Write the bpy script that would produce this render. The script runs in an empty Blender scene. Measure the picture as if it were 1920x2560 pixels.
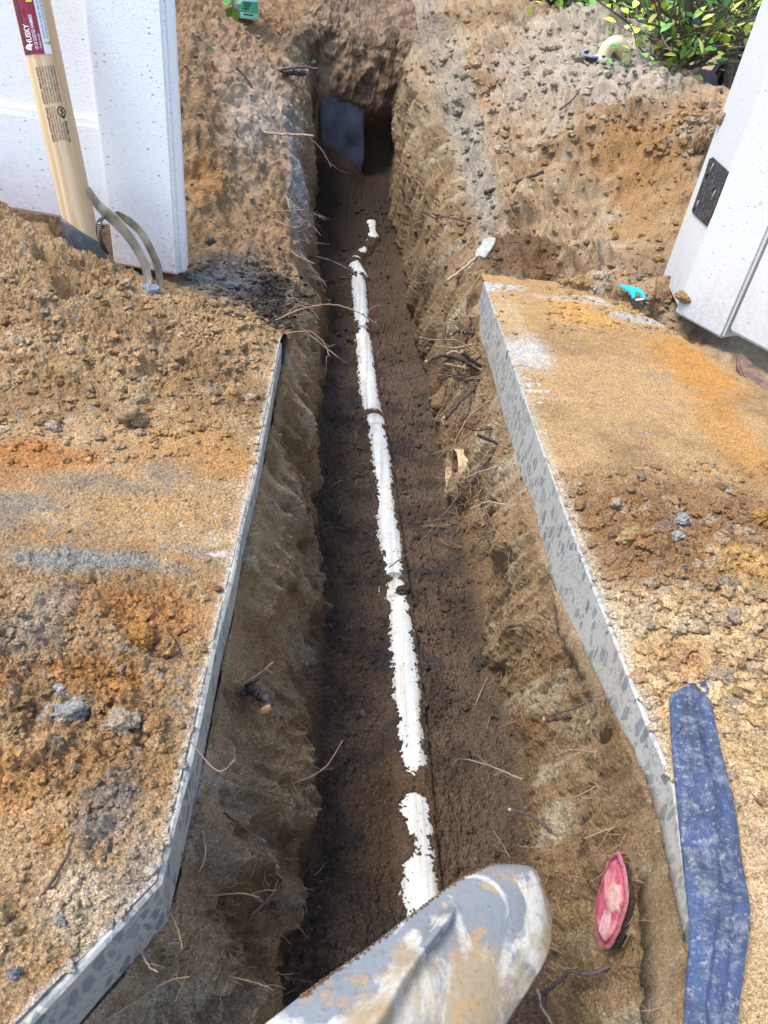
import bpy, bmesh, math, random
import numpy as np
from mathutils import Vector, Matrix
random.seed(5)
rng = np.random.default_rng(11)
C = bpy.context.scene.collection
SC = bpy.context.scene

# ------------------------------------------------------------------ camera
F = 1775.0; CX, CY = 960.0, 1280.0           # focal length and centre in photo pixels
def _n(v):
    v = np.array(v, float); return v / np.linalg.norm(v)
VX = 620.0; TX, TY = 930.0, -100.0
VY = CY + (-F * F - (VX - CX) * (TX - CX)) / (TY - CY)
DOWN = _n([VX - CX, -(VY - CY), -F]); FWD = _n([TX - CX, -(TY - CY), -F])
R = np.array([np.cross(FWD, -DOWN), FWD, -DOWN])     # world = R @ camera vector
CAM = np.array([0, 0, 1.0])
cd = bpy.data.cameras.new('camera'); cam = bpy.data.objects.new('camera', cd); C.objects.link(cam)
M = np.eye(4); M[:3, :3] = R; M[:3, 3] = CAM
cam.matrix_world = Matrix(M.tolist())
cd.sensor_fit = 'HORIZONTAL'; cd.sensor_width = 36; cd.lens = F / 1920 * 36
cd.clip_start = 0.02; cd.clip_end = 500
cd.dof.use_dof = True; cd.dof.focus_distance = 2.3; cd.dof.aperture_fstop = 13.0
SC.camera = cam
# ------------------------------------------------------------------ light
world = bpy.data.worlds.new('World'); SC.world = world; world.use_nodes = True
nt = world.node_tree
bgn = nt.nodes['Background']; sky = nt.nodes.new('ShaderNodeTexSky'); sky.sky_type = 'NISHITA'
SUN_EL, SUN_AZ = math.radians(63), math.radians(-96)     # azimuth from +Y, clockwise seen from above
sky.sun_disc = False; sky.sun_elevation = SUN_EL; sky.sun_rotation = SUN_AZ
nt.links.new(sky.outputs[0], bgn.inputs[0]); bgn.inputs[1].default_value = 0.15
sd = bpy.data.lights.new('sun', 'SUN'); sun = bpy.data.objects.new('sun', sd); C.objects.link(sun)
sd.energy = 1.9; sd.angle = math.radians(22); sd.color = (1.0, 0.955, 0.89)
sdir = Vector((math.sin(SUN_AZ) * math.cos(SUN_EL), math.cos(SUN_AZ) * math.cos(SUN_EL), math.sin(SUN_EL)))
sun.rotation_euler = sdir.to_track_quat('Z', 'Y').to_euler()
SC.view_settings.view_transform = 'Standard'; SC.view_settings.look = 'None'
SC.view_settings.exposure = 1.36
SC.cycles.max_bounces = 8; SC.cycles.diffuse_bounces = 6

# ------------------------------------------------------------------ helpers
K = 1920 / 1659.0
def ray(u, v):
    return R @ np.array([u - CX, -(v - CY), -F])
def PZ(u, v, z):            # photo sketch pixel (1659 wide) -> world at height z
    d = ray(u * K, v * K); return CAM + (z - 1) / d[2] * d
def PY(u, v, y):            # ... at distance y along the trench
    d = ray(u * K, v * K); return CAM + y / d[1] * d
def PX(u, v, x):
    d = ray(u * K, v * K); return CAM + x / d[0] * d

_perm = np.random.default_rng(3).permutation(256).astype(np.int32); _perm = np.concatenate([_perm, _perm])
_grad = np.array([[1,1,0],[-1,1,0],[1,-1,0],[-1,-1,0],[1,0,1],[-1,0,1],[1,0,-1],[-1,0,-1],
                  [0,1,1],[0,-1,1],[0,1,-1],[0,-1,-1],[1,1,0],[0,-1,1],[-1,1,0],[0,-1,-1]], np.float32)
def perlin(x, y, z):
    x, y, z = np.broadcast_arrays(x, y, z)
    x = x.astype(np.float32); y = y.astype(np.float32); z = z.astype(np.float32)
    xi = np.floor(x).astype(np.int32); yi = np.floor(y).astype(np.int32); zi = np.floor(z).astype(np.int32)
    fx, fy, fz = x - xi, y - yi, z - zi
    u = fx*fx*fx*(fx*(fx*6-15)+10); v = fy*fy*fy*(fy*(fy*6-15)+10); w = fz*fz*fz*(fz*(fz*6-15)+10)
    xi &= 255; yi &= 255; zi &= 255
    def g(dx, dy, dz):
        h = _perm[_perm[_perm[(xi+dx) & 255] + ((yi+dy) & 255)] + ((zi+dz) & 255)] & 15
        gr = _grad[h]
        return gr[..., 0]*(fx-dx) + gr[..., 1]*(fy-dy) + gr[..., 2]*(fz-dz)
    a = g(0,0,0); b = g(1,0,0); x00 = a+u*(b-a)
    a = g(0,1,0); b = g(1,1,0); x10 = a+u*(b-a)
    a = g(0,0,1); b = g(1,0,1); x01 = a+u*(b-a)
    a = g(0,1,1); b = g(1,1,1); x11 = a+u*(b-a)
    y0 = x00+v*(x10-x00); y1 = x01+v*(x11-x01)
    return y0+w*(y1-y0)
def fbm(x, y, z, s, o=3, gain=0.5, ridged=False):
    r = 0; a = 1.0; t = 0
    for i in range(o):
        n = perlin(x*s+i*17.3, y*s+i*5.1, z*s+i*9.7)
        if ridged: n = 1-2*np.abs(n)*1.6
        r = r+a*n; t += a; a *= gain; s *= 2.03
    return r/t
def _h2(a, b, k):
    n = (a.astype(np.int64)*73856093) ^ (b.astype(np.int64)*19349663) ^ (k*83492791)
    n = (n ^ (n >> 13))*1274126177 & 0x7fffffff
    return ((n ^ (n >> 16)) & 0xffff).astype(np.float32)/65535.0
def clods(x, y, s, k=0, dens=1.0, rmin=.3, rmax=.75):
    """dome shaped lumps on a jittered lattice; returns height (units of cell) and a random id"""
    X = x*s; Y = y*s
    xi = np.floor(X).astype(np.int32); yi = np.floor(Y).astype(np.int32)
    best = np.zeros(X.shape, np.float32); bid = np.zeros(X.shape, np.float32)
    for dx in (-1, 0, 1):
        for dy in (-1, 0, 1):
            cx, cy = xi+dx, yi+dy
            px = cx+_h2(cx, cy, 1+k); py = cy+_h2(cx, cy, 2+k)
            r = rmin+(rmax-rmin)*_h2(cx, cy, 3+k)**2
            on = _h2(cx, cy, 4+k) < dens
            sq = .75+.5*_h2(cx, cy, 5+k)
            d2 = ((X-px)**2*sq+(Y-py)**2/sq)/(r*r)
            h = np.where(on & (d2 < 1), r*np.sqrt(np.maximum(0, 1-d2)), 0)
            m = h > best
            best = np.where(m, h, best); bid = np.where(m, _h2(cx, cy, 6+k), bid)
    return best/s, bid
def smooth(a, b, x):
    t = np.clip((x-a)/(b-a), 0, 1); return t*t*(3-2*t)
class RBF:
    def __init__(s, pts, vals):
        s.p = np.array(pts, float); n = len(s.p)
        d = np.linalg.norm(s.p[:, None]-s.p[None], axis=2)
        A = np.zeros((n+3, n+3)); A[:n, :n] = d+1e-4*np.eye(n); A[:n, n] = 1; A[:n, n+1:] = s.p
        A[n:, :n] = A[:n, n:].T
        s.w = np.linalg.solve(A, np.concatenate([np.array(vals, float), np.zeros(3)]))
    def __call__(s, x, y):
        r = s.w[-3]+s.w[-2]*x+s.w[-1]*y
        for i, p in enumerate(s.p): r = r+s.w[i]*np.hypot(x-p[0], y-p[1])
        return r

def tag(o, label=None, cat=None, group=None, kind=None):
    if label: o['label'] = label
    if cat: o['category'] = cat
    if group: o['group'] = group
    if kind: o['kind'] = kind
    return o
def mesh_obj(name, verts, faces, mat=None, parent=None, smooth_=True, cols=None):
    me = bpy.data.meshes.new(name)
    me.from_pydata([tuple(v) for v in verts], [], faces)
    if mat: me.materials.append(mat)
    if smooth_: me.polygons.foreach_set('use_smooth', [True]*len(me.polygons))
    if cols is not None:
        a = me.color_attributes.new('Col', 'FLOAT_COLOR', 'POINT')
        a.data.foreach_set('color', np.asarray(cols, np.float32).ravel())
    me.update()
    o = bpy.data.objects.new(name, me); C.objects.link(o)
    if parent: o.parent = parent
    return o
def grid_obj(name, P, cols, mat, keep=None, gain=1.0):
    H, W = P.shape[:2]; me = bpy.data.meshes.new(name)
    idx = np.arange(H*W).reshape(H, W)
    q = np.stack([idx[:-1, :-1], idx[:-1, 1:], idx[1:, 1:], idx[1:, :-1]], -1).reshape(-1, 4)
    if keep is not None:
        kf = (keep[:-1, :-1] | keep[:-1, 1:] | keep[1:, 1:] | keep[1:, :-1]).ravel(); q = q[kf]
    me.vertices.add(H*W); me.vertices.foreach_set('co', P.astype(np.float32).ravel())
    me.loops.add(q.size); me.loops.foreach_set('vertex_index', q.astype(np.int32).ravel())
    me.polygons.add(len(q)); me.polygons.foreach_set('loop_start', np.arange(0, q.size, 4, dtype=np.int32))
    me.polygons.foreach_set('use_smooth', np.ones(len(q), bool))
    me.materials.append(mat)
    a = me.color_attributes.new('Col', 'FLOAT_COLOR', 'POINT')
    c = np.ones((H*W, 4), np.float32); c[:, :3] = np.clip(cols.reshape(-1, 3)*gain, 0, .8); a.data.foreach_set('color', c.ravel())
    me.update(calc_edges=True); me.validate()
    o = bpy.data.objects.new(name, me); C.objects.link(o); return o
def normals(P):
    du = np.gradient(P, axis=1); dv = np.gradient(P, axis=0)
    n = np.cross(du, dv); return n/np.maximum(np.linalg.norm(n, axis=2, keepdims=True), 1e-9)
def empty(name, loc=(0, 0, 0), rot=(0, 0, 0)):
    o = bpy.data.objects.new(name, None); C.objects.link(o); o.location = loc; o.rotation_euler = rot
    o.empty_display_size = .05; return o
def lerp(a, b, t):
    return a+(b-a)*t
def srgb(r, g, b):
    f = lambda c: c/12.92 if c <= .04045 else ((c+.055)/1.055)**2.4
    return np.array([f(r/255), f(g/255), f(b/255)], np.float32)

# ------------------------------------------------------------------ materials
class NT:
    def __init__(s, name, rough=.8, base=(.5, .5, .5), metal=0, spec=.5):
        s.m = bpy.data.materials.new(name); s.m.use_nodes = True; s.t = s.m.node_tree; s.b = s.t.nodes['Principled BSDF']
        s.b.inputs['Roughness'].default_value = rough; s.b.inputs['Metallic'].default_value = metal
        s.b.inputs['Base Color'].default_value = (*[float(c) for c in base], 1)
        s.b.inputs['Specular IOR Level'].default_value = spec
    def n(s, ty, **k):
        o = s.t.nodes.new(ty)
        for a, v in k.items(): setattr(o, a, v)
        return o
    def l(s, a, b): s.t.links.new(a, b)
    def coord(s, kind='Object', scale=(1, 1, 1)):
        t = s.n('ShaderNodeTexCoord'); m = s.n('ShaderNodeMapping'); m.inputs['Scale'].default_value = scale
        s.l(t.outputs[kind], m.inputs[0]); return m.outputs[0]
    def noise(s, vec, scale, detail=3, rough=.5, dist=0):
        n = s.n('ShaderNodeTexNoise'); n.inputs['Scale'].default_value = scale; n.inputs['Detail'].default_value = detail
        n.inputs['Roughness'].default_value = rough; n.inputs['Distortion'].default_value = dist; s.l(vec, n.inputs['Vector']); return n.outputs['Fac']
    def vor(s, vec, scale, feat='F1', out='Distance', rnd=1.0):
        n = s.n('ShaderNodeTexVoronoi'); n.feature = feat; n.inputs['Scale'].default_value = scale; n.inputs['Randomness'].default_value = rnd
        s.l(vec, n.inputs['Vector']); return n.outputs[out]
    def ramp(s, fac, stops, interp='LINEAR'):
        r = s.n('ShaderNodeValToRGB'); r.color_ramp.interpolation = interp; e = r.color_ramp.elements
        for i, (p, c) in enumerate(stops):
            if i >= 2: e.new(p)
            c = (c, c, c, 1) if isinstance(c, (int, float)) else (*[float(q) for q in c], 1)
            e[i].position = p; e[i].color = c
        s.l(fac, r.inputs[0]); return r.outputs[0]
    def mix(s, fac, a, b, mode='MIX'):
        m = s.n('ShaderNodeMix', data_type='RGBA', blend_type=mode)
        for sock, v in ((m.inputs['Factor'], fac), (m.inputs['A'], a), (m.inputs['B'], b)):
            if hasattr(v, 'links'): s.l(v, sock)
            elif isinstance(v, (int, float)) and sock.type != 'VALUE': sock.default_value = (v, v, v, 1)
            elif sock.type == 'VALUE': sock.default_value = v
            else: sock.default_value = (*[float(q) for q in v], 1)
        return m.outputs['Result']
    def math(s, op, a, b=0):
        m = s.n('ShaderNodeMath', operation=op)
        for i, v in enumerate((a, b)):
            if hasattr(v, 'links'): s.l(v, m.inputs[i])
            else: m.inputs[i].default_value = v
        return m.outputs[0]
    def bump(s, h, dist, strength=1, prev=None):
        b = s.n('ShaderNodeBump'); b.inputs['Distance'].default_value = dist; b.inputs['Strength'].default_value = strength
        s.l(h, b.inputs['Height'])
        if prev is not None: s.l(prev, b.inputs['Normal'])
        s.l(b.outputs[0], s.b.inputs['Normal']); return b.outputs[0]
    def base(s, c): s.l(c, s.b.inputs['Base Color'])
    def rough(s, c): s.l(c, s.b.inputs['Roughness'])

def soil_mat(name, grain=1.0, spec=.25):
    m = NT(name, .92, spec=spec)
    at = m.n('ShaderNodeAttribute'); at.attribute_name = 'Col'
    v = m.coord()
    g1 = m.noise(v, 620, 2, .7); g2 = m.noise(v, 150, 3, .6); g3 = m.noise(v, 26, 4, .6)
    g4 = m.noise(v, 330, 2, .6); f1 = m.ramp(g1, [(.3, .55), (.7, 1.5)]); f2 = m.ramp(g2, [(.3, .68), (.72, 1.3)]); f3 = m.ramp(g3, [(.3, .86), (.7, 1.12)])
    c = m.mix(1.0, at.outputs['Color'], f1, 'MULTIPLY'); c = m.mix(1.0, c, f2, 'MULTIPLY'); c = m.mix(1.0, c, m.ramp(g4, [(.3, .7), (.7, 1.3)]), 'MULTIPLY'); c = m.mix(1.0, c, f3, 'MULTIPLY')
    # scattered pale and dark grains
    w = m.vor(v, 330, out='Color'); sp = m.n('ShaderNodeSeparateColor'); m.l(w, sp.inputs[0])
    pale = m.ramp(sp.outputs[0], [(.955, 0.0), (.975, 1.0)]); dark = m.ramp(sp.outputs[1], [(.92, 0.0), (.95, 1.0)])
    c = m.mix(m.math('MULTIPLY', pale, .22), c, (.62, .55, .45)); c = m.mix(m.math('MULTIPLY', dark, .4), c, (.07, .055, .045))
    m.base(c)
    p = m.bump(g2, .011*grain, 1.0); p = m.bump(g4, .007*grain, 1.0, p); p = m.bump(g1, .004*grain, 1.0, p)
    return m.m
SOIL = soil_mat('sandy_soil'); WALLSOIL = soil_mat('trench_soil', .8, .3)

# colours of soil (albedo)
TAN = srgb(172, 134, 94); TANL = srgb(196, 164, 124); ORANGE = srgb(178, 128, 76); GREY = srgb(148, 140, 128); PALE = srgb(205, 190, 166)
BROWN = srgb(122, 92, 64); DARK = srgb(88, 74, 62); WET = srgb(116, 97, 80); CLAY = srgb(160, 138, 110); BLUEG = srgb(112, 118, 124)
def mixc(c, col, w):
    w = np.clip(w, 0, 1)[..., None]; return c*(1-w)+col*w
def patch(c, X, Y, px, py, rx, ry, col, k=1.0, nz=None, soft=.5):
    d = np.sqrt(((X-px)/rx)**2+((Y-py)/ry)**2)
    if nz is not None: d = d+nz
    return mixc(c, col, k*smooth(1+soft, 1-soft, d))

# ------------------------------------------------------------------ the ground: banks, trench walls, floor
def curve(pts):
    a = np.array(pts, float); return lambda y: np.interp(y, a[:, 0], a[:, 1])
LR_ = [PY(u, v_, y) for u, v_, y in [(645, 640, 3.05), (640, 560, 3.4), (624, 450, 3.9), (618, 330, 4.6), (606, 260, 5.1), (612, 200, 5.7), (604, 130, 6.4)]]
RR_ = [PY(u, v_, y) for u, v_, y in [(1035, 575, 3.45), (1010, 460, 4.0), (985, 370, 4.6), (950, 290, 5.2), (905, 200, 6.0), (874, 140, 6.7)]]
Lrim = curve([(-1, -1.15), (.1, -.42), (.287, -.285), (.449, -.172), (.6, -.168), (2.1, -.172), (2.45, -.178), (2.75, -.20)]+[(p[1], p[0]) for p in LR_]+[(7.2, -.5), (9, -.3)])
Rrim = curve([(-1, .49), (.1, .50), (.3, .518), (.45, .548), (.60, .580), (.72, .585), (.85, .583), (1.1, .578), (1.43, .572), (1.8, .585), (2.9, .59), (3.2, .60)]+[(p[1], p[0]) for p in RR_]+[(7.2, .44), (9, .40)])
Lfl = curve([(-1, -.1), (.5, -.04), (.65, -.025), (.86, .02), (1.2, .025), (1.55, .015), (1.97, -.05), (2.4, -.076), (3.2, -.085), (4.0, -.17), (4.8, -.28), (6.6, -.36), (7.4, -.36)])
Rfl = curve([(-1, .53), (.5, .55), (.86, .575), (1.0, .578), (1.4, .555), (1.84, .53), (2.33, .50), (3.1, .49), (4.67, .425), (6.1, .37), (7.2, .335)])
FZ = -.742
def B(u, v_, y):
    p = PY(u, v_, y); return (p[0], p[1]), p[2]
LB = RBF(*zip(*([((x, y), z) for x, y, z in [
    (-.2, 2.6, -.10), (-.25, 2.9, -.09), (-.35, 2.8, -.09), (-.53, 2.7, -.06), (-.9, 3.0, .0), (-1.5, 2.9, -.02), (-3, 4, .5), (-3, 8, .9), (-1.4, 2.0, -.13), (-.4, 2.0, -.13), (-.4, 1, -.13), (-.5, .1, -.13), (-3, 1, -.13), (-6, 3, .2),
    (-2, 12, 1.0), (0, 12, .9), (-8, 14, .8)]]+[((p[0], p[1]), p[2]) for p in LR_]+[B(*q) for q in [
    (560, 560, 3.2), (500, 500, 3.3), (420, 420, 3.3), (560, 400, 3.9), (480, 330, 3.8), (400, 230, 3.8), (560, 260, 4.6), (480, 180, 4.6), (400, 80, 4.7), (560, 130, 5.6), (480, 60, 5.7), (400, -20, 5.8), (600, 40, 6.9), (700, 60, 7.3), (770, 110, 7.2), (700, 0, 8.3), (560, 0, 7.4), (800, 60, 7.8)]])))
RB = RBF(*zip(*([((x, y), z) for x, y, z in [
    (.62, 3.1, -.03), (1.05, 3.0, -.03), (.99, 3.3, -.02), (1.45, 2.8, -.05), (1.6, 2.2, -.06), (2.6, 3, 0), (1.6, 3.3, .0), (1.80, 3.75, .04), (1.25, 3.45, -.01), (1.5, 3.6, .0), (1.32, 3.8, -.01),
    (3, 7, .25), (2.8, 5.4, .2), (2.4, 8.0, .35), (2.2, 10, .45), (3, 12, .5), (1, 13, .8), (.6, 2, -.14), (1.3, 2.0, -.13), (1.3, 1, -.13), (.6, .2, -.13), (3, 1, -.1), (8, 4, .2), (8, 14, .6), (1.0, 2.0, -.14)]]+[((p[0], p[1]), p[2]) for p in RR_]+[B(*q) for q in [
    (1120, 555, 3.35), (1300, 470, 3.9), (1370, 400, 4.05), (1290, 400, 4.15), (1440, 338, 4.1), (1380, 330, 4.3), (1280, 370, 4.25), (1200, 420, 4.1), (1100, 470, 3.85), (1180, 330, 4.5), (1080, 340, 4.6), (1280, 260, 4.7), (1400, 260, 4.6), (1050, 230, 5.3), (1170, 200, 5.2), (1290, 150, 5.3), (1400, 180, 5.1), (1480, 243, 4.75), (1535, 212, 4.6),
    (960, 160, 6.2), (1010, 110, 6.4), (1110, 90, 6.4), (1200, 90, 6.0), (1290, 32, 6.0), (1340, 100, 5.7), (1100, 20, 7.6), (900, 80, 7.3), (880, 10, 8.3), (1000, 10, 8.3), (1200, 40, 7.2)]])))

def zr(Y, Lz, rim):                    # height of the bank beside the trench; earth under the slab is cut below it
    return Lz
# rows
v = np.linspace(2750, 95, 1050); ys = np.array([PZ(TX/K, q/K, 0)[1] for q in v])
ys = np.concatenate([ys, np.linspace(6.75, 7.35, 150), np.array([-.6, -.3, -.1, .05]), np.geomspace(ys.max()*1.03, 140, 60)])
ys = np.unique(np.round(ys, 5))
NB, NW, NF = 300, 210, 330
sb = np.linspace(0, 1, NB+1)[1:]
dist = np.where(sb < .86, sb/.86*2.6, 2.6+((sb-.86)/.14)**2.5*120)
cols_s = []
Y = ys[:, None]
xl, xr = Lrim(ys)[:, None], Rrim(ys)[:, None]
fl, fr = Lfl(ys)[:, None], Rfl(ys)[:, None]
XL = xl-dist[::-1][None]; XR = xr+dist[None]
YY = np.repeat(Y, NB, 1)
ZL = LB(XL, np.minimum(YY, 14)); ZR = RB(XR, np.minimum(YY, 14))
ZL = np.where(np.abs(XL) > 6, lerp(ZL, .3, smooth(6, 14, np.abs(XL))), ZL); ZR = np.where(np.abs(XR) > 6, lerp(ZR, .3, smooth(6, 14, np.abs(XR))), ZR)
def cap(Z, X, Y):          # keep earth below the slabs
    inslab = smooth(2.75, 2.55, Y)
    return lerp(Z, np.minimum(Z, -.135), inslab)
ZL = lerp(ZL, np.minimum(ZL, -.132), smooth(2.42, 2.25, YY))
inR = smooth(3.0, 2.86, YY)*smooth(1.45, 1.3, XR)
ZR = lerp(ZR, np.minimum(ZR, -.172), inR)
zl, zr_ = ZL[:, -1:], ZR[:, :1]
zl = np.maximum(zl, np.interp(ys, [.1, .45, .7, 1.2, 2.0, 2.3, 2.5], [-.14, -.125, -.10, -.075, -.075, -.10, -.2])[:, None]+0*zl)
zr_ = np.maximum(zr_, np.interp(ys, [-1, .1, .42, .52, .65, .85, 1.05, 1.35], [-.006, -.006, -.012, -.03, -.050, -.085, -.12, -.18])[:, None]+0*zr_)
end = smooth(6.92, 7.22, Y)**.8
zf = FZ+.05*smooth(5.6, 6.6, Y)+.09*np.exp(-((Y-6.75)/.18)**2)
tw = np.linspace(0, 1, NW+2)[1:-1][None]
def wall(xa, za, xb, zb, bulge):      # from the rim a down to the floor b
    e = np.clip(tw, 0, 1)
    x = xa+(xb-xa)*lerp(e**1.5*.75+e*.25, 1-(1-e)**3.2, bulge)
    z = za+(zb-za)*(e*.9+.1*(1-np.cos(e*np.pi))/2)
    return x, z
ztop = np.maximum(zl, zr_)
XWl, ZWl = wall(xl, zl, fl, zf+.07, .8*smooth(2.8, 3.6, Y))
XWr, ZWr = wall(xr, zr_, fr, zf+.07, smooth(2.6, 3.6, Y))
XWr, ZWr = XWr[:, ::-1], ZWr[:, ::-1]
tf = np.linspace(0, 1, NF)[None]
XF = fl+(fr-fl)*tf
ZF = zf+.07*(2*np.abs(tf-.5))**5+0*XF
X = np.concatenate([XL, XWl, XF, XWr, XR], 1); Z = np.concatenate([ZL, ZWl, ZF, ZWr, ZR], 1)
Yg = np.repeat(Y, X.shape[1], 1)
Z0 = Z.copy()
# end of the trench: everything between the rims rises to the level of the ground behind
wx = smooth(-.25, .35, X); ZE = lerp(LB(X, np.maximum(Yg, 7.3)), RB(X, np.maximum(Yg, 7.3)), wx)
mid = np.ones_like(X, bool); mid[:, :NB] = False; mid[:, -NB:] = False
Z = np.where(mid, lerp(Z, ZE, end), Z)+np.where(mid, .15*np.exp(-((Yg-6.92)/.16)**2)*smooth(.12, -.05, X)*(Z < -.4), 0)
P = np.stack([X, Yg, Z], -1)
reg = np.zeros_like(X)                 # 0 bank, 1 wall, 2 floor
cidx = np.arange(X.shape[1])[None]
wallw = smooth(NB-6, NB+4, cidx)*smooth(X.shape[1]-NB+6, X.shape[1]-NB-4, cidx)
fl0, fl1 = NB+NW, NB+NW+NF
floorw = smooth(fl0-14, fl0+16, cidx)*smooth(fl1+14, fl1-16, cidx)
floorw = floorw*(1-end)
wallw = np.clip(wallw-floorw, 0, 1)*np.ones_like(X); bankw = 1-np.clip(wallw+floorw, 0, 1)
floorw = floorw*np.ones_like(X)
N = normals(P)
# --- displacement of walls: spade cuts, slumps, ledges
def on(mask, f, *arr):
    out = np.zeros(X.shape, np.float32); k = np.nonzero(mask.ravel())[0]
    out.ravel()[k] = f(*[np.ascontiguousarray(a).ravel()[k] for a in arr]); return out
wm = wallw > .001; bm = (bankw > .001) & (Yg > 2.0)
def wallD(x, y, z):
    w0 = fbm(x*.5, y, z*.8, 2.0, 2)
    w2 = fbm(x, y+z*.35, z*.16, 7.5, 3, .5, True); w2b = fbm(x, y+z*.25, z*.22+9, 19, 3, .5, True)
    wy = y+.05*fbm(x, y, z+3, 9, 2)+z*.3
    s1, _ = clods(wy, z*.38+.03*w0, 4.2, 61, .75, .45, .8); s2, _ = clods(wy, z*.5+.02*w2, 10, 63, .55, .35, .7)
    w3 = fbm(x, y, z, 24, 3, .55); w4 = fbm(x, y, z, 85, 3, .6)
    lo = smooth(-.77, -.60, z)
    nr_ = np.where(y < 1.9, .8, 1.0)
    return (.085*w0+.050*w2*smooth(-.3, .2, w0+.1)+.010*w2b+.15*s1*nr_+.10*s2*nr_)*lo+(.012*w3)*(.3+.7*lo)+.006*w4+nr_*smooth(-.2, .2, w0)*.6*clods(wy+.004*w4, z+.3*x, 62, 67, .5)[0]+.35*nr_*clods(wy, z+.3*x, 120, 69, .6)[0]
def bankD(x, y, z):
    q = 0*x
    b1 = fbm(x, y, q, 1.6, 4, .5); b2 = fbm(x+.4*b1, y, q+3, 6, 4, .55, True); b3 = fbm(x, y, q, 30, 3, .6); b4 = fbm(x, y, q+5, 75, 3, .62)
    xx = x+.02*b3+.008*b4; yy = y+.02*fbm(x, y, q+6, 34, 2)+.008*b4
    c1, _ = clods(xx, yy, 7, 0, .32, .3, .6); c2, _ = clods(xx, yy, 19, 7, .5, .3, .7); c3, _ = clods(xx, yy, 42, 13, .7)
    rb = np.where(x > .3, 1.0, .55); cm = smooth(-.05, .3, fbm(x, y, q+8, 1.3, 2)+.1)
    scoop = -.07*np.exp(-(((x-1.42)/.22)**2+((y-3.95)/.35)**2)**1.3)
    sm = 1-.8*np.exp(-(((x-1.42)/.30)**2+((y-3.8)/.40)**2)**1.5)
    return smooth(2.2, 3.2, y)*(.05*b1+sm*(.060*rb*b2+.030*b3+.022*b4+.10*np.where(x > .3, 1, .5)*fbm(x*.8+y*.3, y*.8-x*.3, q+31, 2.6, 3, .5, True)+rb*cm*(.28*c1+.20*c2)+.22*c3*cm)+scoop*(x > .5))
D = wallw*on(wm, wallD, X, Yg, Z)+bankw*on(bm, bankD, X, Yg, Z)
side = np.where(wm & (X > .25) , 1.0, 1.0)
_e = np.ones(X.shape[1]); _e[NB:NB+NW] = tw[0]; _e[NB+NW+NF:NB+NW+NF+NW] = tw[0][::-1]
D = D*np.where(Yg < 2.85, (.28+.72*smooth(0, .30, _e)[None]), 1)
P = P+N*D[..., None]
# --- floor: crumbly wet sand
fs = slice(NB+NW-30, NB+NW+NF+30)
GX, GY, GZ, GP = X, Yg, Z, P
X, Yg, Z = X[:, fs], Yg[:, fs], Z[:, fs]
f1 = fbm(X, Yg, 0*X, 5, 3); f2 = fbm(X, Yg, 0*X+2, 48, 4, .65); cf, cfi = clods(X+.006*f2, Yg, 42, 21, .45); cf2, _ = clods(X, Yg, 95, 23, .8)
rough_f = smooth(-.25, .2, fbm(X, Yg, 0*X+5, 3.1, 2))
FD = .036*f1+.026*f2+.010*fbm(X, Yg, 0*X+12, 120, 2, .6)+(.25+.75*rough_f)*(.8*cf+.9*cf2)
# buried pipe: exposed strip
PIPE = [PZ(u, v, -.70) for u, v in [(925, 2040), (905, 1840), (893, 1650), (880, 1480), (862, 1300), (842, 1150), (820, 950), (800, 850), (785, 720), (778, 640), (774, 588)]]
PIPE = np.array([(PIPE[0][0]+.005, .2, -.70)]+[(p[0], p[1], -.70) for p in PIPE]); PR = .060
PB = np.array([PZ(u, v, -.70) for u, v in [(782, 590), (768, 555), (792, 530), (808, 515), (803, 478)]])
px = np.interp(Yg, PIPE[:, 1], PIPE[:, 0]); ymax = PIPE[-1, 1]
px = np.where(Yg > ymax, np.interp(Yg, PB[:, 1], PB[:, 0]), px)
# half width of white showing and shift, by sketch row v
EX = [(2060, 40, 0), (1960, 40, 0), (1860, 33, 0), (1845, 14, 14), (1800, 24, 6), (1730, 27, -2), (1712, 18, -4), (1700, -12, 0), (1685, -12, 0), (1665, 8, -6), (1640, 27, 0), (1560, 25, 0), (1550, 19, 5), (1500, 30, 0), (1400, 27, 0), (1290, 20, -2),
      (1262, 21, 0), (1250, -3, 0), (1240, 18, 0), (1225, 18, 0), (1150, 25, 0), (1110, 20, -2), (1085, 14, 0), (1000, 19, 0), (900, 17, 0), (895, -4, 0), (885, 20, 0), (800, 19, -2), (745, 17, 0), (725, 16, 0), (718, 3, 0), (712, 14, 0), (705, 3, 0),
      (697, 15, 0), (640, 15, 0), (604, 15, 0), (599, -4, 0), (594, 14, 0), (575, 14, 0), (571, 2, 0), (568, -14, 0), (563, 10, 0), (557, -10, 0), (550, 9, 0), (542, 6, 0), (537, -14, 0), (531, 3, 3), (526, -14, 0), (519, -12, 0), (515, 12, 0), (508, 12, 0), (503, 7, 0), (500, 1, 0), (496, 11, 0), (490, 4, 0), (487, 11, 0), (480, 11, 0), (474, -8, 0), (460, -20, 0)]
ey = np.array([PZ(850, v, -.70)[1] for v, a, b in EX]); sc = np.array([(PZ(851, v, -.70)-PZ(850, v, -.70))[0] for v, a, b in EX])
eh = np.array([a for v, a, b in EX])*sc; es = np.array([b for v, a, b in EX])*sc
o_ = np.argsort(ey); hw = np.interp(Yg, ey[o_], eh[o_]); sh = np.interp(Yg, ey[o_], es[o_]); hw = np.where(Yg < ey.min(), eh[0], hw)
dx = X-px
nz1 = fbm(X, Yg, 0*X+7, 20, 4, .62)*.034+fbm(X, Yg, 0*X+9, 85, 3, .65)*.026
expo = hw+nz1-np.abs(dx-sh)                      # >0: pipe bare here
crumb = smooth(.262, .295, fbm(X, Yg, 0*X+4, 120, 3, .65)+.26*smooth(.016, -.002, expo)+.10*fbm(X, Yg, 0*X+14, 12, 2)-.05)
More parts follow.
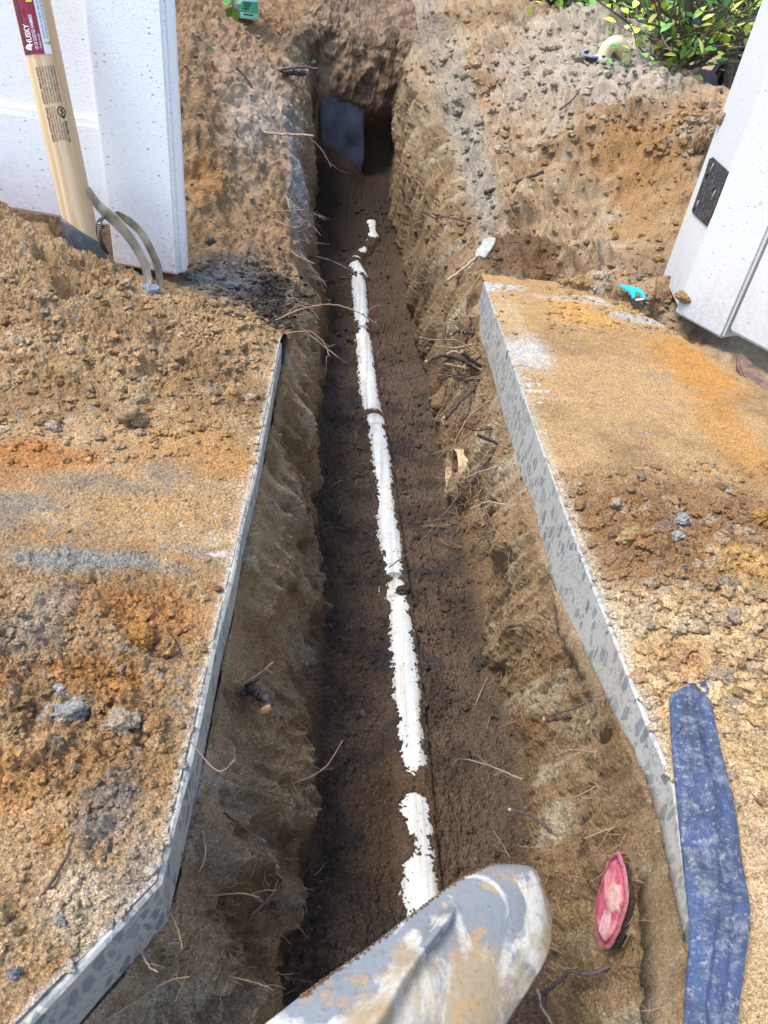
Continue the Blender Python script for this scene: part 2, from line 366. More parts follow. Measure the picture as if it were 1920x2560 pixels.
arch = -.70-PR+np.sqrt(np.maximum(PR**2-np.minimum(np.abs(dx), PR)**2, 0))      # pipe surface
covered = np.maximum(Z+FD, arch+.004+.010*smooth(0, -.02, expo)+.5*FD*smooth(0, -.03, expo))
cov = np.where(np.abs(dx) < PR*1.05, covered, np.maximum(Z+FD, lerp(covered, Z+FD, smooth(PR, PR+.03, np.abs(dx)))))
bare = np.minimum(Z+FD, arch-.012)
e = smooth(-.0015, .0015, expo)*(1-crumb)
zfloor = lerp(cov, bare, e)
near = (np.abs(dx) < .13)
lift0 = .018*np.exp(-(dx/.10)**2)*(Yg < 6.6)
zfl = np.where(near, lerp(Z+FD+lift0, np.maximum(zfloor, np.where(e < .5, Z+FD+lift0, -9)), smooth(.13, .09, np.abs(dx))), Z+FD+lift0)
fw = floorw[:, fs]; P[:, fs, 2] = lerp(P[:, fs, 2], zfl, np.where(Yg < 6.9, fw, fw*0))+np.where(Yg >= 6.9, FD*fw*.5, 0)
X, Yg, Z = GX, GY, GZ
# keep the end wall rough
P[..., 1] += np.where(mid, smooth(6.93, 7.0, Yg)*smooth(7.5, 7.3, Yg)*lerp(.26, -.06, smooth(-.40, .10, Z))*lerp(.35, 1, smooth(-.2, 0, X)), 0)
P[..., 1] += np.where(mid, end*(.10*fbm(X, 0*X, Z, 4, 3)+.02*fbm(X, 0*X, Z, 25, 3)), 0)
# --- colours
n1 = fbm(X, Yg, Z, 2.2, 4, .55); n2 = fbm(X, Yg, Z+4, 7, 4, .6); n3 = fbm(X, Yg, Z+9, 28, 3, .6)
bank = mixc(np.zeros(X.shape+(3,), np.float32)+srgb(184, 156, 122), srgb(158, 126, 92), smooth(-.1, .3, n1))
bank = mixc(bank, srgb(196, 178, 152), .85*smooth(.05, .3, n2-.1*n1)*(X > .3)); bank = mixc(bank, ORANGE*.9, .55*smooth(.22, .4, fbm(X, Yg, Z, 3.1, 3)))
bank = mixc(bank, GREY, .5*smooth(.2, .38, n3+.5*n2)); bank = mixc(bank, PALE, .5*smooth(.25, .4, n3)*(X > .3))
bank = np.where((X < 0)[..., None], mixc(bank, srgb(154, 122, 88), .65+0*X), bank)
for u, v_, z, rx, ry, col, k in [(1010, 400, 0, .10, 1.3, srgb(176, 170, 158), .8), (960, 300, .02, .12, 1.2, srgb(168, 158, 142), .7), (900, 180, .15, .15, 1.2, srgb(160, 150, 138), .7), (1290, 70, .8, .5, .8, srgb(200, 188, 176), .9), (1180, 200, .4, .3, .9, srgb(186, 170, 148), .7),
        (1330, 400, .15, .22, .35, srgb(172, 130, 84), .8), (1400, 470, .1, .2, .3, srgb(170, 130, 84), .7), (1120, 560, 0, .28, .22, srgb(112, 84, 58), .85), (1480, 590, 0, .25, .3, srgb(160, 134, 108), .8), (1400, 660, 0, .2, .12, srgb(160, 130, 100), .8), (1090, 100, .5, .15, .6, srgb(120, 84, 52), .8),
        (560, 620, -.07, .16, .28, srgb(70, 62, 56), .95), (470, 600, -.05, .14, .14, srgb(128, 124, 118), .8), (600, 700, -.08, .12, .35, srgb(62, 54, 48), .95), (520, 590, -.05, .08, .3, srgb(140, 132, 122), .7),
        (560, 250, .2, .14, .9, srgb(202, 188, 172), .7), (520, 180, .3, .2, .5, srgb(200, 180, 160), .5), (540, 60, .5, .5, 1.5, srgb(176, 140, 106), .6), (430, 300, .3, .06, .2, ORANGE, .7)]:
    p = PZ(u, v_, z); bank = patch(bank, X, Yg, p[0], p[1], rx, ry, col, k, .9*n2)
wl = np.where((X > .25)[..., None], srgb(180, 150, 110), srgb(192, 160, 120))+0*bank
wl = mixc(wl, srgb(156, 126, 88), smooth(0, .35, n1)); wl = mixc(wl, srgb(208, 190, 158), .85*smooth(.0, .28, fbm(X, Yg*1.0+Z*.3, Z*.25, 7, 4, .6)))
wl = mixc(wl, srgb(146, 140, 130), .42*smooth(.15, .35, fbm(X, Yg*1.2+Z*.3, Z*.35+7, 3.5, 4, .55))*(X < .25))
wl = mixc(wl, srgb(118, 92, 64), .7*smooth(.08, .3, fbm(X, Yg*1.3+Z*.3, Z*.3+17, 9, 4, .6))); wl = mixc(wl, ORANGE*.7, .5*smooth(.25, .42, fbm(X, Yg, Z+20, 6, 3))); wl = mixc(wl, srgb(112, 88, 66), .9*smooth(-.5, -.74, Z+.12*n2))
wl = mixc(wl, srgb(172, 172, 172), .8*smooth(3.2, 3.9, Yg)*smooth(5.6, 5.0, Yg)*(X < 0)*smooth(.15, 0, np.abs(X-Lrim(Yg)-.02))*smooth(-.4, -.1, Z))
wl = mixc(wl, srgb(118, 96, 72), .75*smooth(2.6, 4.0, Yg)*smooth(-.05, -.40, Z)); wl = mixc(wl, srgb(160, 138, 110), .4*smooth(4.2, 6, Yg)*smooth(-.5, 0, Z))  # far walls darker low, lighter near the rim: trench shade put into colour
flc = mixc(np.zeros_like(bank)+WET, DARK, smooth(-.15, .25, n2)); flc = mixc(flc, srgb(118, 92, 68), .6*smooth(.1, .3, n1)); flc = mixc(flc, srgb(70, 70, 72), .6*smooth(.25, .4, fbm(X, Yg, 0*X+30, 5, 3)))
flc = mixc(flc, srgb(92, 72, 54), .7*smooth(3.0, 4.2, Yg)); flc = mixc(flc, srgb(56, 45, 36), .9*smooth(4.6, 6.6, Yg))  # floor darkens toward the far end: depth shade put into the colour
W3 = lambda w: w[..., None]
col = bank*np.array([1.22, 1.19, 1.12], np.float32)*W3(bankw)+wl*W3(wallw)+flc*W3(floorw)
if True:
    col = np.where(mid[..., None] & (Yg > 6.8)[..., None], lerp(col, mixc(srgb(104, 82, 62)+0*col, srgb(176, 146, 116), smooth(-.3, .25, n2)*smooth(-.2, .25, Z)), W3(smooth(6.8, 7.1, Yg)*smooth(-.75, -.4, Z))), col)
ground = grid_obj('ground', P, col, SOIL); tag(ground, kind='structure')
ground['label'] = 'sandy earth banks, trench walls and damp trench floor'

# ------------------------------------------------------------------ sawn concrete slabs
def concrete_mat():
    m = NT('sawn_concrete', .7, spec=.4); v = m.coord()
    w = m.coord(scale=(1, 1, .55))
    dist = m.n('ShaderNodeVectorMath', operation='ADD'); ns = m.n('ShaderNodeTexNoise'); ns.inputs['Scale'].default_value = 30; m.l(v, ns.inputs['Vector'])
    sc_ = m.n('ShaderNodeVectorMath', operation='SCALE'); sc_.inputs['Scale'].default_value = .012; m.l(ns.outputs['Color'], sc_.inputs[0]); m.l(w, dist.inputs[0]); m.l(sc_.outputs[0], dist.inputs[1])
    vc = m.vor(dist.outputs[0], 46, out='Color'); vd = m.vor(dist.outputs[0], 46, 'DISTANCE_TO_EDGE'); sp = m.n('ShaderNodeSeparateColor'); m.l(vc, sp.inputs[0])
    stone = m.math('MULTIPLY', m.ramp(vd, [(.11, 0.0), (.15, 1.0)]), m.ramp(sp.outputs[0], [(.34, 0.0), (.36, 1.0)]))
    vc2 = m.vor(v, 120, out='Color'); vd2 = m.vor(v, 120, 'DISTANCE_TO_EDGE'); sp2 = m.n('ShaderNodeSeparateColor'); m.l(vc2, sp2.inputs[0])
    st2 = m.math('MULTIPLY', m.ramp(vd2, [(.12, 0.0), (.18, 1.0)]), m.ramp(sp2.outputs[0], [(.58, 0.0), (.60, 1.0)]))
    st = m.math('MAXIMUM', stone, m.math('MULTIPLY', st2, .7))
    sc2 = m.mix(sp.outputs[1], srgb(84, 88, 92), srgb(124, 126, 124))
    cem = m.mix(m.noise(v, 12, 4), srgb(158, 154, 144), srgb(182, 177, 166))
    cem = m.mix(m.math('MULTIPLY', m.noise(v, 300, 2), .3), cem, (.3, .28, .25))
    c = m.mix(m.math('MULTIPLY', st, m.ramp(sp.outputs[2], [(0, .55), (1, .95)])), cem, sc2); c = m.mix(m.ramp(m.noise(m.coord(scale=(1, .4, 3)), 80, 4, .7), [(.48, 0.0), (.75, .35)]), c, srgb(196, 194, 186))
    # dirt film smeared from the sand above, and earth stuck along the lower edge
    pos = m.n('ShaderNodeSeparateXYZ'); m.l(v, pos.inputs[0])
    low = m.ramp(m.math('ADD', m.math('MULTIPLY', pos.outputs[2], -5.5), m.math('MULTIPLY', m.noise(v, 9, 4, .6), 1.0)), [(1.12, 0.0), (1.4, 1.0)])
    c = m.mix(m.math('MULTIPLY', low, .8), c, srgb(150, 128, 98))
    film = m.ramp(m.noise(v, 5, 5, .65), [(.52, 0.0), (.72, 1.0)]); c = m.mix(m.math('MULTIPLY', film, .55), c, srgb(176, 154, 122))
    m.base(c); m.bump(m.noise(v, 400, 2), .0006); return m.m
CONC = concrete_mat()
def slab(name, outline, thick, label, n_sub):
    # outline: list of (x, y) counter-clockwise, edges resampled and slightly wobbled like a hand-held saw cut
    pts = []
    for i, a in enumerate(outline):
        b = outline[(i+1) % len(outline)]; L = math.hypot(b[0]-a[0], b[1]-a[1]); k = max(1, int(L/n_sub))
        for j in range(k): pts.append((lerp(a[0], b[0], j/k), lerp(a[1], b[1], j/k)))
    pts = np.array(pts); w = perlin(pts[:, 0]*4, pts[:, 1]*4, pts[:, 0]*0+.5)*.006
    pts[:, 0] += w
    chip = np.abs(perlin(pts[:, 0]*25, pts[:, 1]*25, pts[:, 0]*0+3.5))*.006
    V = []; n = len(pts); Fc = []
    cen = pts.mean(0); dirs = (cen-pts)/np.linalg.norm(cen-pts, axis=1)[:, None]
    rings = [(0.004+chip, 0*chip), (0*chip, -.003-chip), (0*chip, 0*chip-thick*.5), (0*chip, -thick+.01*perlin(pts[:, 0]*9, pts[:, 1]*9, 0*chip)), (.05+0*chip, -thick-.01+0*chip)]
    for inset, z in rings:
        q = pts+dirs*inset[:, None]
        V += [(q[i, 0], q[i, 1], z[i]) for i in range(n)]
    for r in range(len(rings)-1):
        for i in range(n): Fc.append((r*n+i, r*n+(i+1) % n, (r+1)*n+(i+1) % n, (r+1)*n+i))
    Fc.append(tuple(range(n-1, -1, -1)))
    o = mesh_obj(name, V, [f[::-1] for f in Fc], CONC, smooth_=False)
    tag(o, label, kind='structure'); return o
slab('pavement', [(-.175, .449), (-.173, 1.3), (-.183, 2.14), (-.34, 2.19), (-.7, 2.3), (-3.2, 2.5), (-3.2, -1.2), (-1.3, -1.2)], .118, 'left concrete slab cut by a saw, covered in orange sand', .02)
slab('pavement', [(.576, 2.93), (.577, 1.43), (.592, .85), (.600, .63), (.566, .48), (.53, .30), (.5, -1.2), (3.0, -1.2), (2.4, .6), (1.58, 1.2), (1.38, 1.8), (1.30, 2.2), (1.19, 2.58), (1.07, 2.89), (.85, 2.925)], .165, 'right concrete slab with grey aggregate in its sawn face', .02)

# ------------------------------------------------------------------ sand lying on the slabs
Ledge = curve([(-1.2, -1.26), (.1, -.43), (.287, -.30), (.449, -.183), (1.3, -.180), (2.14, -.19)])
HL = RBF(*zip(*[((x, y), z) for x, y, z in [
    (-1.12, 2.4, .25), (-1.03, 2.4, .19), (-.90, 2.38, .115), (-.80, 2.35, .09), (-.70, 2.33, .05), (-.6, 2.33, .02), (-.5, 2.3, .035), (-.35, 2.25, .03), (-.2, 2.15, .01), (-1.5, 2.4, .36), (-2.4, 2.4, .5), (-2.4, 1.2, .1), (-2.4, 0, .05),
    (-1.1, 2.05, .135), (-.8, 2.0, .09), (-.5, 1.95, .035), (-.25, 1.9, .012), (-1.1, 1.7, .05), (-.7, 1.6, .022), (-.3, 1.6, .010), (-1.1, 1.2, .018), (-.6, 1.25, .010), (-.6, 1.0, .022), (-.4, .75, .03), (-.6, .6, .035), (-.25, .75, .012),
    (-.3, .45, .012), (-.5, .3, .02), (-1.1, .6, .05), (-.8, 2.62, -.03), (-.5, 2.6, -.10), (-1.15, 2.62, .08), (-.2, 2.5, -.14), (-1.6, 2.7, .15), (-2.4, 2.8, .2), (-.9, 2.75, -.12), (-1.3, 2.8, 0)]]))
def HLf(X, Y):
    z = HL(X, Y); q = 0*X
    d = X*0+np.minimum(Ledge(Y)-X, 9)
    n1 = fbm(X, Y, q, 3, 3); n2 = fbm(X, Y, q+3, 14, 3, .55, True); n3 = fbm(X, Y, q, 60, 3, .6); n4 = fbm(X, Y, q+1, 170, 2, .6)
    rough_ = np.clip(smooth(1.5, 1.85, Y)+smooth(1.15, .85, Y), 0, 1)*smooth(-.45, .1, fbm(X, Y, q+5, 4, 2)+.12)
    rough_ = rough_*smooth(0, .12, d)+.12
    scoop = 0
    for u, v_, r, k in [(440, 690, .12, .035), (240, 600, .045, .05), (95, 562, .022, .10), (155, 612, .045, .13), (420, 930, .13, -.012), (175, 590, .03, .05)]:
        p = PZ(u, v_, max(0, float(HL(PZ(u, v_, .05)[0], PZ(u, v_, .05)[1])))); scoop = scoop-k*np.exp(-(((X-p[0])/r)**2+((Y-p[1])/(r*1.2))**2)**1.5)
    c1, i1 = clods(X+.01*n3, Y, 9, 31, .12, .3, .5); pm = smooth(-.1, .3, fbm(X, Y, q+19, 5, 3)); c2, i2 = clods(X+.008*n3, Y+.008*n4, 26, 33, .42, .25, .6); c2 = c2*(.25+.75*pm); c3, i3 = clods(X+.003*n4, Y, 62, 35, .7); c4, i4 = clods(X, Y, 120, 37, .9); c5, i5 = clods(X, Y, 235, 39, .8)
    z = z+scoop+(.35+.65*rough_)*.8*c5*smooth(1.6, 1.0, Y)+(.016*n1+.020*rough_*fbm(X, Y, q+29, 7, 3, .5, True))*smooth(0, .15, d)+.012*rough_*n2+.010*n3*rough_+.004*n4+rough_*(.5*c1+.62*c2+.85*c3+.9*c4)+.22*c4
    edge = smooth(-.004, .035, d+.012*n3); z = np.where(Y < 2.2, z*lerp(.3, 1, edge)+.003*smooth(-.1, .1, n2), z)
    return z, (n1, n2, n3, i1, i2, i3, c1, c2, c3, rough_, d)
def CLf(X, Y, Z, a):
    n1, n2, n3, i1, i2, i3, c1, c2, c3, r, d = a
    q = 0*X; m1 = fbm(X, Y, q+11, 3.2, 4, .55); m2 = fbm(X, Y, q+13, 9, 4, .6)
    c = mixc(np.zeros(X.shape+(3,), np.float32)+srgb(188, 154, 112), srgb(162, 128, 88), smooth(-.2, .25, m1))
    c = mixc(c, srgb(204, 172, 128), .6*smooth(.05, .3, m2)); c = mixc(c, ORANGE, .35*smooth(.18, .35, fbm(X, Y, q+17, 6, 3)))
    c = mixc(c, ORANGE*.95, .6*(i2 > .75)*(c2 > .003)); c = mixc(c, GREY, .6*(i3 > .86)*(c3 > .002)); c = mixc(c, PALE, .35*(i2 < .12)*(c2 > .003))
    for u, v_, rx, ry, col, k in [(90, 990, .13, .05, srgb(190, 126, 66), .8), (60, 1040, .12, .05, srgb(184, 130, 76), .6), (210, 1050, .15, .035, srgb(142, 134, 114), .7), (60, 1090, .12, .04, srgb(146, 138, 122), .7), (370, 1010, .06, .05, srgb(142, 140, 130), .75),
            (150, 1230, .10, .035, srgb(150, 150, 138), .9), (270, 1220, .10, .03, srgb(146, 148, 140), .75), (60, 1400, .06, .05, srgb(150, 142, 130), .6), (130, 1330, .07, .04, srgb(150, 142, 130), .55), (10, 1130, .05, .05, srgb(140, 132, 120), .5), (420, 1190, .05, .02, srgb(150, 144, 136), .5),
            (330, 1340, .12, .06, srgb(188, 132, 74), .75), (230, 1490, .08, .04, srgb(190, 130, 66), .6), (430, 980, .16, .09, srgb(196, 142, 76), .6), (240, 1760, .035, .05, srgb(146, 138, 128), .7), (300, 1880, .03, .06, srgb(146, 138, 128), .6), (180, 1950, .05, .05, srgb(206, 186, 156), .7),
            (330, 1100, .2, .06, srgb(192, 150, 100), .6), (30, 1700, .05, .05, srgb(190, 128, 62), .5)]:
        p = PZ(u, v_, .01); c = patch(c, X, Y, p[0], p[1], rx, ry, col, k, .8*m2)
    c = mixc(c, srgb(206, 196, 180), .6*smooth(.014, .002, d+.01*n3)*(Y < 2.2)); return c
vvL = np.linspace(2420, 590, 1300)
yyL = np.array([PZ(500, q, 0)[1] for q in vvL]); nxL = 900
tL = 1-np.linspace(0, 1, nxL)**1.25
XLh = (Ledge(yyL)[:, None]-(1-tL[::-1][None][:, ::-1])*0)+0*tL[None]
XLh = Ledge(yyL)[:, None]-(np.linspace(1, 0, nxL)[None]**1.15)*1.75
YLh = np.repeat(yyL[:, None], nxL, 1)
ZLh, aL = HLf(XLh, YLh); cL = CLf(XLh, YLh, ZLh, aL)
sandL = grid_obj('sand_heap', np.stack([XLh, YLh, ZLh], -1), cL, SOIL, (ZLh > -.13), 1.34)
tag(sandL, 'orange brown clumpy sand heaped over the left slab below the sledgehammer', 'sand heap')

Redge = curve([(-1.2, .51), (.30, .535), (.48, .571), (.63, .605), (.85, .597), (1.43, .582), (2.93, .581)])
HR = RBF(*zip(*[((x, y), z) for x, y, z in [
    (.6, 2.8, .001), (.9, 2.85, .003), (1.1, 2.75, .0035), (1.25, 2.5, .004), (1.35, 2.2, .005), (1.42, 1.95, .005), (.7, 2.2, .001), (1.1, 2.2, .006), (1.3, 2.2, .006), (1.4, 1.8, .004), (.64, 1.8, .002), (.9, 1.8, .006), (1.15, 1.75, .006), (.66, 1.5, .014), (.9, 1.5, .008), (1.3, 1.45, .012), (1.5, 1.4, .03),
    (.62, 1.3, .006), (.75, 1.3, .03), (.95, 1.32, .035), (1.2, 1.35, .04), (1.5, 1.3, .06), (.7, 1.15, .035), (.85, 1.1, .045), (.62, 1.05, .004), (1.0, 1.1, .03), (1.2, 1.0, .05), (.7, .9, .008), (.85, .85, .025), (1.0, .8, .04), (.63, .7, .002), (.75, .65, .012), (.9, .6, .025),
    (.6, .4, .003), (.8, .4, .01), (1.6, .8, .06), (2.2, 1.3, .1), (2.2, .2, .05), (1.7, 2.2, -.05), (1.55, 2.7, -.06), (1.9, 1.8, .0), (.8, 0, .01)]]))
def HRf(X, Y):
    z = HR(X, Y); q = 0*X; d = X-Redge(Y)
    n1 = fbm(X, Y, q+2, 4, 3); n2 = fbm(X*.6+Y*.2, Y*1.6, q+3, 14, 4, .6, True); n3 = fbm(X, Y, q, 60, 3, .6); n4 = fbm(X, Y, q+1, 170, 2, .6)
    r = smooth(1.62, 1.38, Y+.12*n1)*smooth(-.02, .10, d-.10*smooth(.95, .75, Y)+.03*n1); r = r*smooth(-.35, .1, fbm(X, Y, q+9, 5, 2)+.15)
    c1, i1 = clods(X+.01*n3, Y, 12, 41, .25, .3, .6); pm = smooth(-.15, .25, fbm(X, Y, q+19, 5, 3)); c2, i2 = clods(X+.008*n3, Y, 28, 43, .55, .3, .68); c2 = c2*(.3+.7*pm); c3, i3 = clods(X+.003*n4, Y, 60, 45, .8); c4, i4 = clods(X, Y, 125, 47, .85)
    thin = .002*n2+.0045*n1+.003*n3+.0015*n4+.0015*smooth(1.9, 1.5, Y)
    z = z+thin+.006*r*n2+r*(.62*c1+.8*c2+.95*c3)+(.14+.8*r)*c4
    z = np.where(d < .03, lerp(np.minimum(z, .0022+.002*n3+.002*smooth(1.8, 1.2, Y)), z, smooth(0, .03, d+.01*n3)), z)
    return z, (n1, n2, n3, i1, i2, i3, c1, c2, c3, r, d)
def CRf(X, Y, Z, a):
    n1, n2, n3, i1, i2, i3, c1, c2, c3, r, d = a
    q = 0*X; m1 = fbm(X, Y, q+21, 3.2, 4, .55); m2 = fbm(X*.8, Y*1.4, q+23, 9, 4, .6)
    lowy = smooth(1.15, .95, Y-.25*(X-.7))
    c = mixc(np.zeros(X.shape+(3,), np.float32)+srgb(188, 152, 106), srgb(160, 128, 90), smooth(-.1, .25, m1)*smooth(1.3, 1.6, Y))
    c = mixc(c, srgb(196, 154, 98), .6*smooth(2.2, 2.6, Y)); c = mixc(c, srgb(208, 176, 130), .85*lowy); c = mixc(c, srgb(196, 146, 84), .5*smooth(.1, .3, m2)*(1-lowy))
    c = mixc(c, srgb(150, 140, 128), .5*smooth(.15, .35, m2+.3*n3)*smooth(1.4, 1.6, Y)); c = mixc(c, srgb(134, 98, 66), .7*smooth(.05, .15, r)*smooth(1.0, 1.15, Y)*smooth(1.6, 1.4, Y)*smooth(1.25, 1.0, X))
    c = mixc(c, PALE, .45*(i2 > .7)*(c2 > .003)*r); c = mixc(c, ORANGE, .5*(i2 < .15)*(c2 > .003)*r); c = mixc(c, GREY, .4*(i3 > .88)*(c3 > .002)*r)
    for u, v_, rx, ry, col, k in [(1500, 800, .12, .25, srgb(196, 138, 66), .85), (1580, 950, .08, .25, srgb(192, 138, 70), .7), (1140, 760, .08, .12, srgb(206, 202, 192), .8), (1100, 680, .05, .2, srgb(204, 180, 140), .5), (1380, 690, .12, .05, srgb(186, 186, 182), .85), (1240, 650, .2, .03, srgb(200, 190, 170), .6),
            (1250, 680, .1, .12, srgb(208, 158, 86), .8), (1150, 1010, .03, .1, srgb(150, 108, 70), .5), (1600, 1250, .1, .06, srgb(214, 170, 104), .8), (1330, 1330, .08, .06, srgb(210, 186, 150), .6), (1470, 1440, .06, .05, srgb(190, 144, 96), .7), (1640, 1900, .06, .2, srgb(208, 176, 138), .6)]:
        p = PZ(u, v_, .0); c = patch(c, X, Y, p[0], p[1], rx, ry, col, k, .8*m2)
    c = mixc(c, srgb(206, 190, 164), .7*smooth(.03, .004, d+.02*n3)*smooth(2.9, 1.2, Y)); return c
vvR = np.linspace(2420, 606, 1300)
yyR = np.array([PZ(1200, q, 0)[1] for q in vvR]); nxR = 850
XRh = Redge(yyR)[:, None]+(np.linspace(0, 1, nxR)[None]**1.15)*1.9
YRh = np.repeat(yyR[:, None], nxR, 1)
ZRh, aR = HRf(XRh, YRh); cR = CRf(XRh, YRh, ZRh, aR)
sandR = grid_obj('sand_layer', np.stack([XRh, YRh, ZRh], -1), cR, SOIL, (ZRh > -.012) & (XRh < 2.2), 1.30)
tag(sandR, 'thin tan sand and crumbled lumps spread over the right slab', 'sand layer')

# ================================================================== objects
bpy.context.view_layer.update()
DG = bpy.context.evaluated_depsgraph_get()
def hit(u, v, default=None):
    d = Vector(ray(u*K, v*K).tolist()).normalized()
    ok, loc, nor, _fi, ob, _ = SC.ray_cast(DG, Vector(CAM.tolist()), d)
    if not ok:
        p = Vector((default if default is not None else PY(u, v, 6)).tolist() if not isinstance(default, Vector) else default)
        return p, Vector((0, 0, 1)), (p-Vector(CAM.tolist())).length
    if nor.dot(d) > 0: nor = -nor
    global HITOB, HITF
    HITOB, HITF = ob, _fi
    return loc, nor, (loc-Vector(CAM.tolist())).length
_cc = {}
def soilcol():                   # colour of the soil that the last ray met
    if HITOB.name not in _cc:
        me = HITOB.data; a = np.zeros(len(me.vertices)*4, np.float32); me.color_attributes['Col'].data.foreach_get('color', a); _cc[HITOB.name] = a.reshape(-1, 4)
    return _cc[HITOB.name][HITOB.data.polygons[HITF].vertices[0]][:3]
def at(u, v, t):
    d = Vector(ray(u*K, v*K).tolist()).normalized(); return Vector(CAM.tolist())+d*t
def pxm(p):                      # metres per sketch pixel at a point
    return abs(float(np.dot(R.T @ (np.array(p)-CAM), [0, 0, -1])))/F*K

# ---------- shared geometry
def frames(pts):
    T = [(pts[min(i+1, len(pts)-1)]-pts[max(i-1, 0)]).normalized() for i in range(len(pts))]
    up = Vector((0, 0, 1)) if abs(T[0].z) < .9 else Vector((1, 0, 0)); n = T[0].cross(up).normalized(); out = []
    for t in T:
        n = (n-t*n.dot(t)).normalized(); out.append((n, t.cross(n)))
    return out
def smooth_path(pts, k=6):
    pts = [Vector(p) for p in pts]
    if len(pts) < 3: return [pts[0].lerp(pts[-1], i/k) for i in range(k+1)]
    q = [pts[0]*2-pts[1]]+pts+[pts[-1]*2-pts[-2]]; out = []
    for i in range(1, len(q)-2):
        a, b, c, d = q[i-1:i+3]
        for j in range(k):
            t = j/k; out.append(.5*((2*b)+(c-a)*t+(2*a-5*b+4*c-d)*t*t+(3*b-a-3*c+d)*t**3))
    out.append(pts[-1]); return out
class MB:
    def __init__(s): s.v = []; s.f = []; s.c = []
    def add(s, v, f, c=None):
        o = len(s.v); s.v += [tuple(q) for q in v]; s.f += [tuple(i+o for i in g) for g in f]
        if c is not None: s.c += [(*[float(x) for x in c], 1.0)]*len(v) if np.ndim(c) == 1 else [(*[float(x) for x in q], 1.0) for q in c]
    def tube(s, pts, rad, n=7, wob=0.0, cap=True, c=None, sx=1.0):
        fr = frames(pts); V = []; m = len(pts)
        for i, p in enumerate(pts):
            r = rad(i/(m-1)) if callable(rad) else rad
            a, b = fr[i]; w = [1+wob*random.uniform(-1, 1) for _ in range(n)]
            V += [p+(a*math.cos(2*math.pi*k/n)*sx+b*math.sin(2*math.pi*k/n))*r*w[k] for k in range(n)]
        Fc = [(i*n+k, i*n+(k+1) % n, (i+1)*n+(k+1) % n, (i+1)*n+k) for i in range(m-1) for k in range(n)]
        if cap: Fc += [tuple(range(n-1, -1, -1)), tuple((m-1)*n+k for k in range(n))]
        s.add(V, Fc, c)
    def grid(s, G, close_u=False, c=None):
        H, W = len(G), len(G[0]); V = [p for r in G for p in r]
        Fc = [(i*W+j, i*W+(j+1) % W, (i+1)*W+(j+1) % W, (i+1)*W+j) for i in range(H-1) for j in range(W if close_u else W-1)]
        s.add(V, Fc, c)
    def box(s, o, ax, ay, az):            # corner and three edge vectors
        o, ax, ay, az = map(Vector, (o, ax, ay, az)); V = [o+ax*i+ay*j+az*k for k in (0, 1) for j in (0, 1) for i in (0, 1)]
        s.add(V, [(0, 2, 3, 1), (4, 5, 7, 6), (0, 1, 5, 4), (2, 6, 7, 3), (0, 4, 6, 2), (1, 3, 7, 5)])
    def build(s, name, mat, parent=None, smooth_=True, bevel=0):
        o = mesh_obj(name, s.v, s.f, mat, parent, smooth_, s.c if s.c and len(s.c) == len(s.v) else None)
        bm = bmesh.new(); bm.from_mesh(o.data); bmesh.ops.recalc_face_normals(bm, faces=bm.faces)
        if bevel:
            bmesh.ops.bevel(bm, geom=[e for e in bm.edges], offset=bevel, segments=2, affect='EDGES', clamp_overlap=True)
        bm.to_mesh(o.data); bm.free()
        if bevel: o.data.polygons.foreach_set('use_smooth', [smooth_]*len(o.data.polygons))
        return o
def plate(name, pts, pp, pn, th, mat, parent=None, bump=0, bev=0, smooth_=False):
    """flat piece: an outline (sketch pixels) laid on the plane (pp, pn), thickness th towards pn"""
    pp = Vector(pp); pn = Vector(pn).normalized(); V = []
    for u, v_ in pts:
        d = Vector(ray(u*K, v_*K).tolist()); t = (pp-Vector(CAM.tolist())).dot(pn)/d.dot(pn); V.append(Vector(CAM.tolist())+d*t)
    n = len(V); top = [p+pn*(th+bump*random.uniform(-1, 1)) for p in V]
    m = MB(); m.add(V+top, [tuple(range(n-1, -1, -1)), tuple(range(n, 2*n))]+[(i, (i+1) % n, n+(i+1) % n, n+i) for i in range(n)])
    return m.build(name, mat, parent, smooth_, bev)
def blob(mb, c, r, seed, squash=(1, 1, 1), col=None, sub=2, rough=.28, rotz=0, fine=.10):
    bm = bmesh.new(); bmesh.ops.create_icosphere(bm, subdivisions=sub, radius=1); A = np.array([v.co[:] for v in bm.verts]); Fc = [tuple(v.index for v in f.verts) for f in bm.faces]; bm.free()
    s1 = seed*3.7
    d = 1+rough*1.6*fbm(A[:, 0]+s1, A[:, 1], A[:, 2], 1.1, 2)+fine*fbm(A[:, 0]+s1, A[:, 1], A[:, 2], 4.5, 2)*1.6
    A = A*d[:, None]*np.array(squash)*r; cz, sz = math.cos(rotz), math.sin(rotz)
    A = np.stack([A[:, 0]*cz-A[:, 1]*sz, A[:, 0]*sz+A[:, 1]*cz, A[:, 2]], 1)+np.array(c)
    mb.add(A, Fc, col)

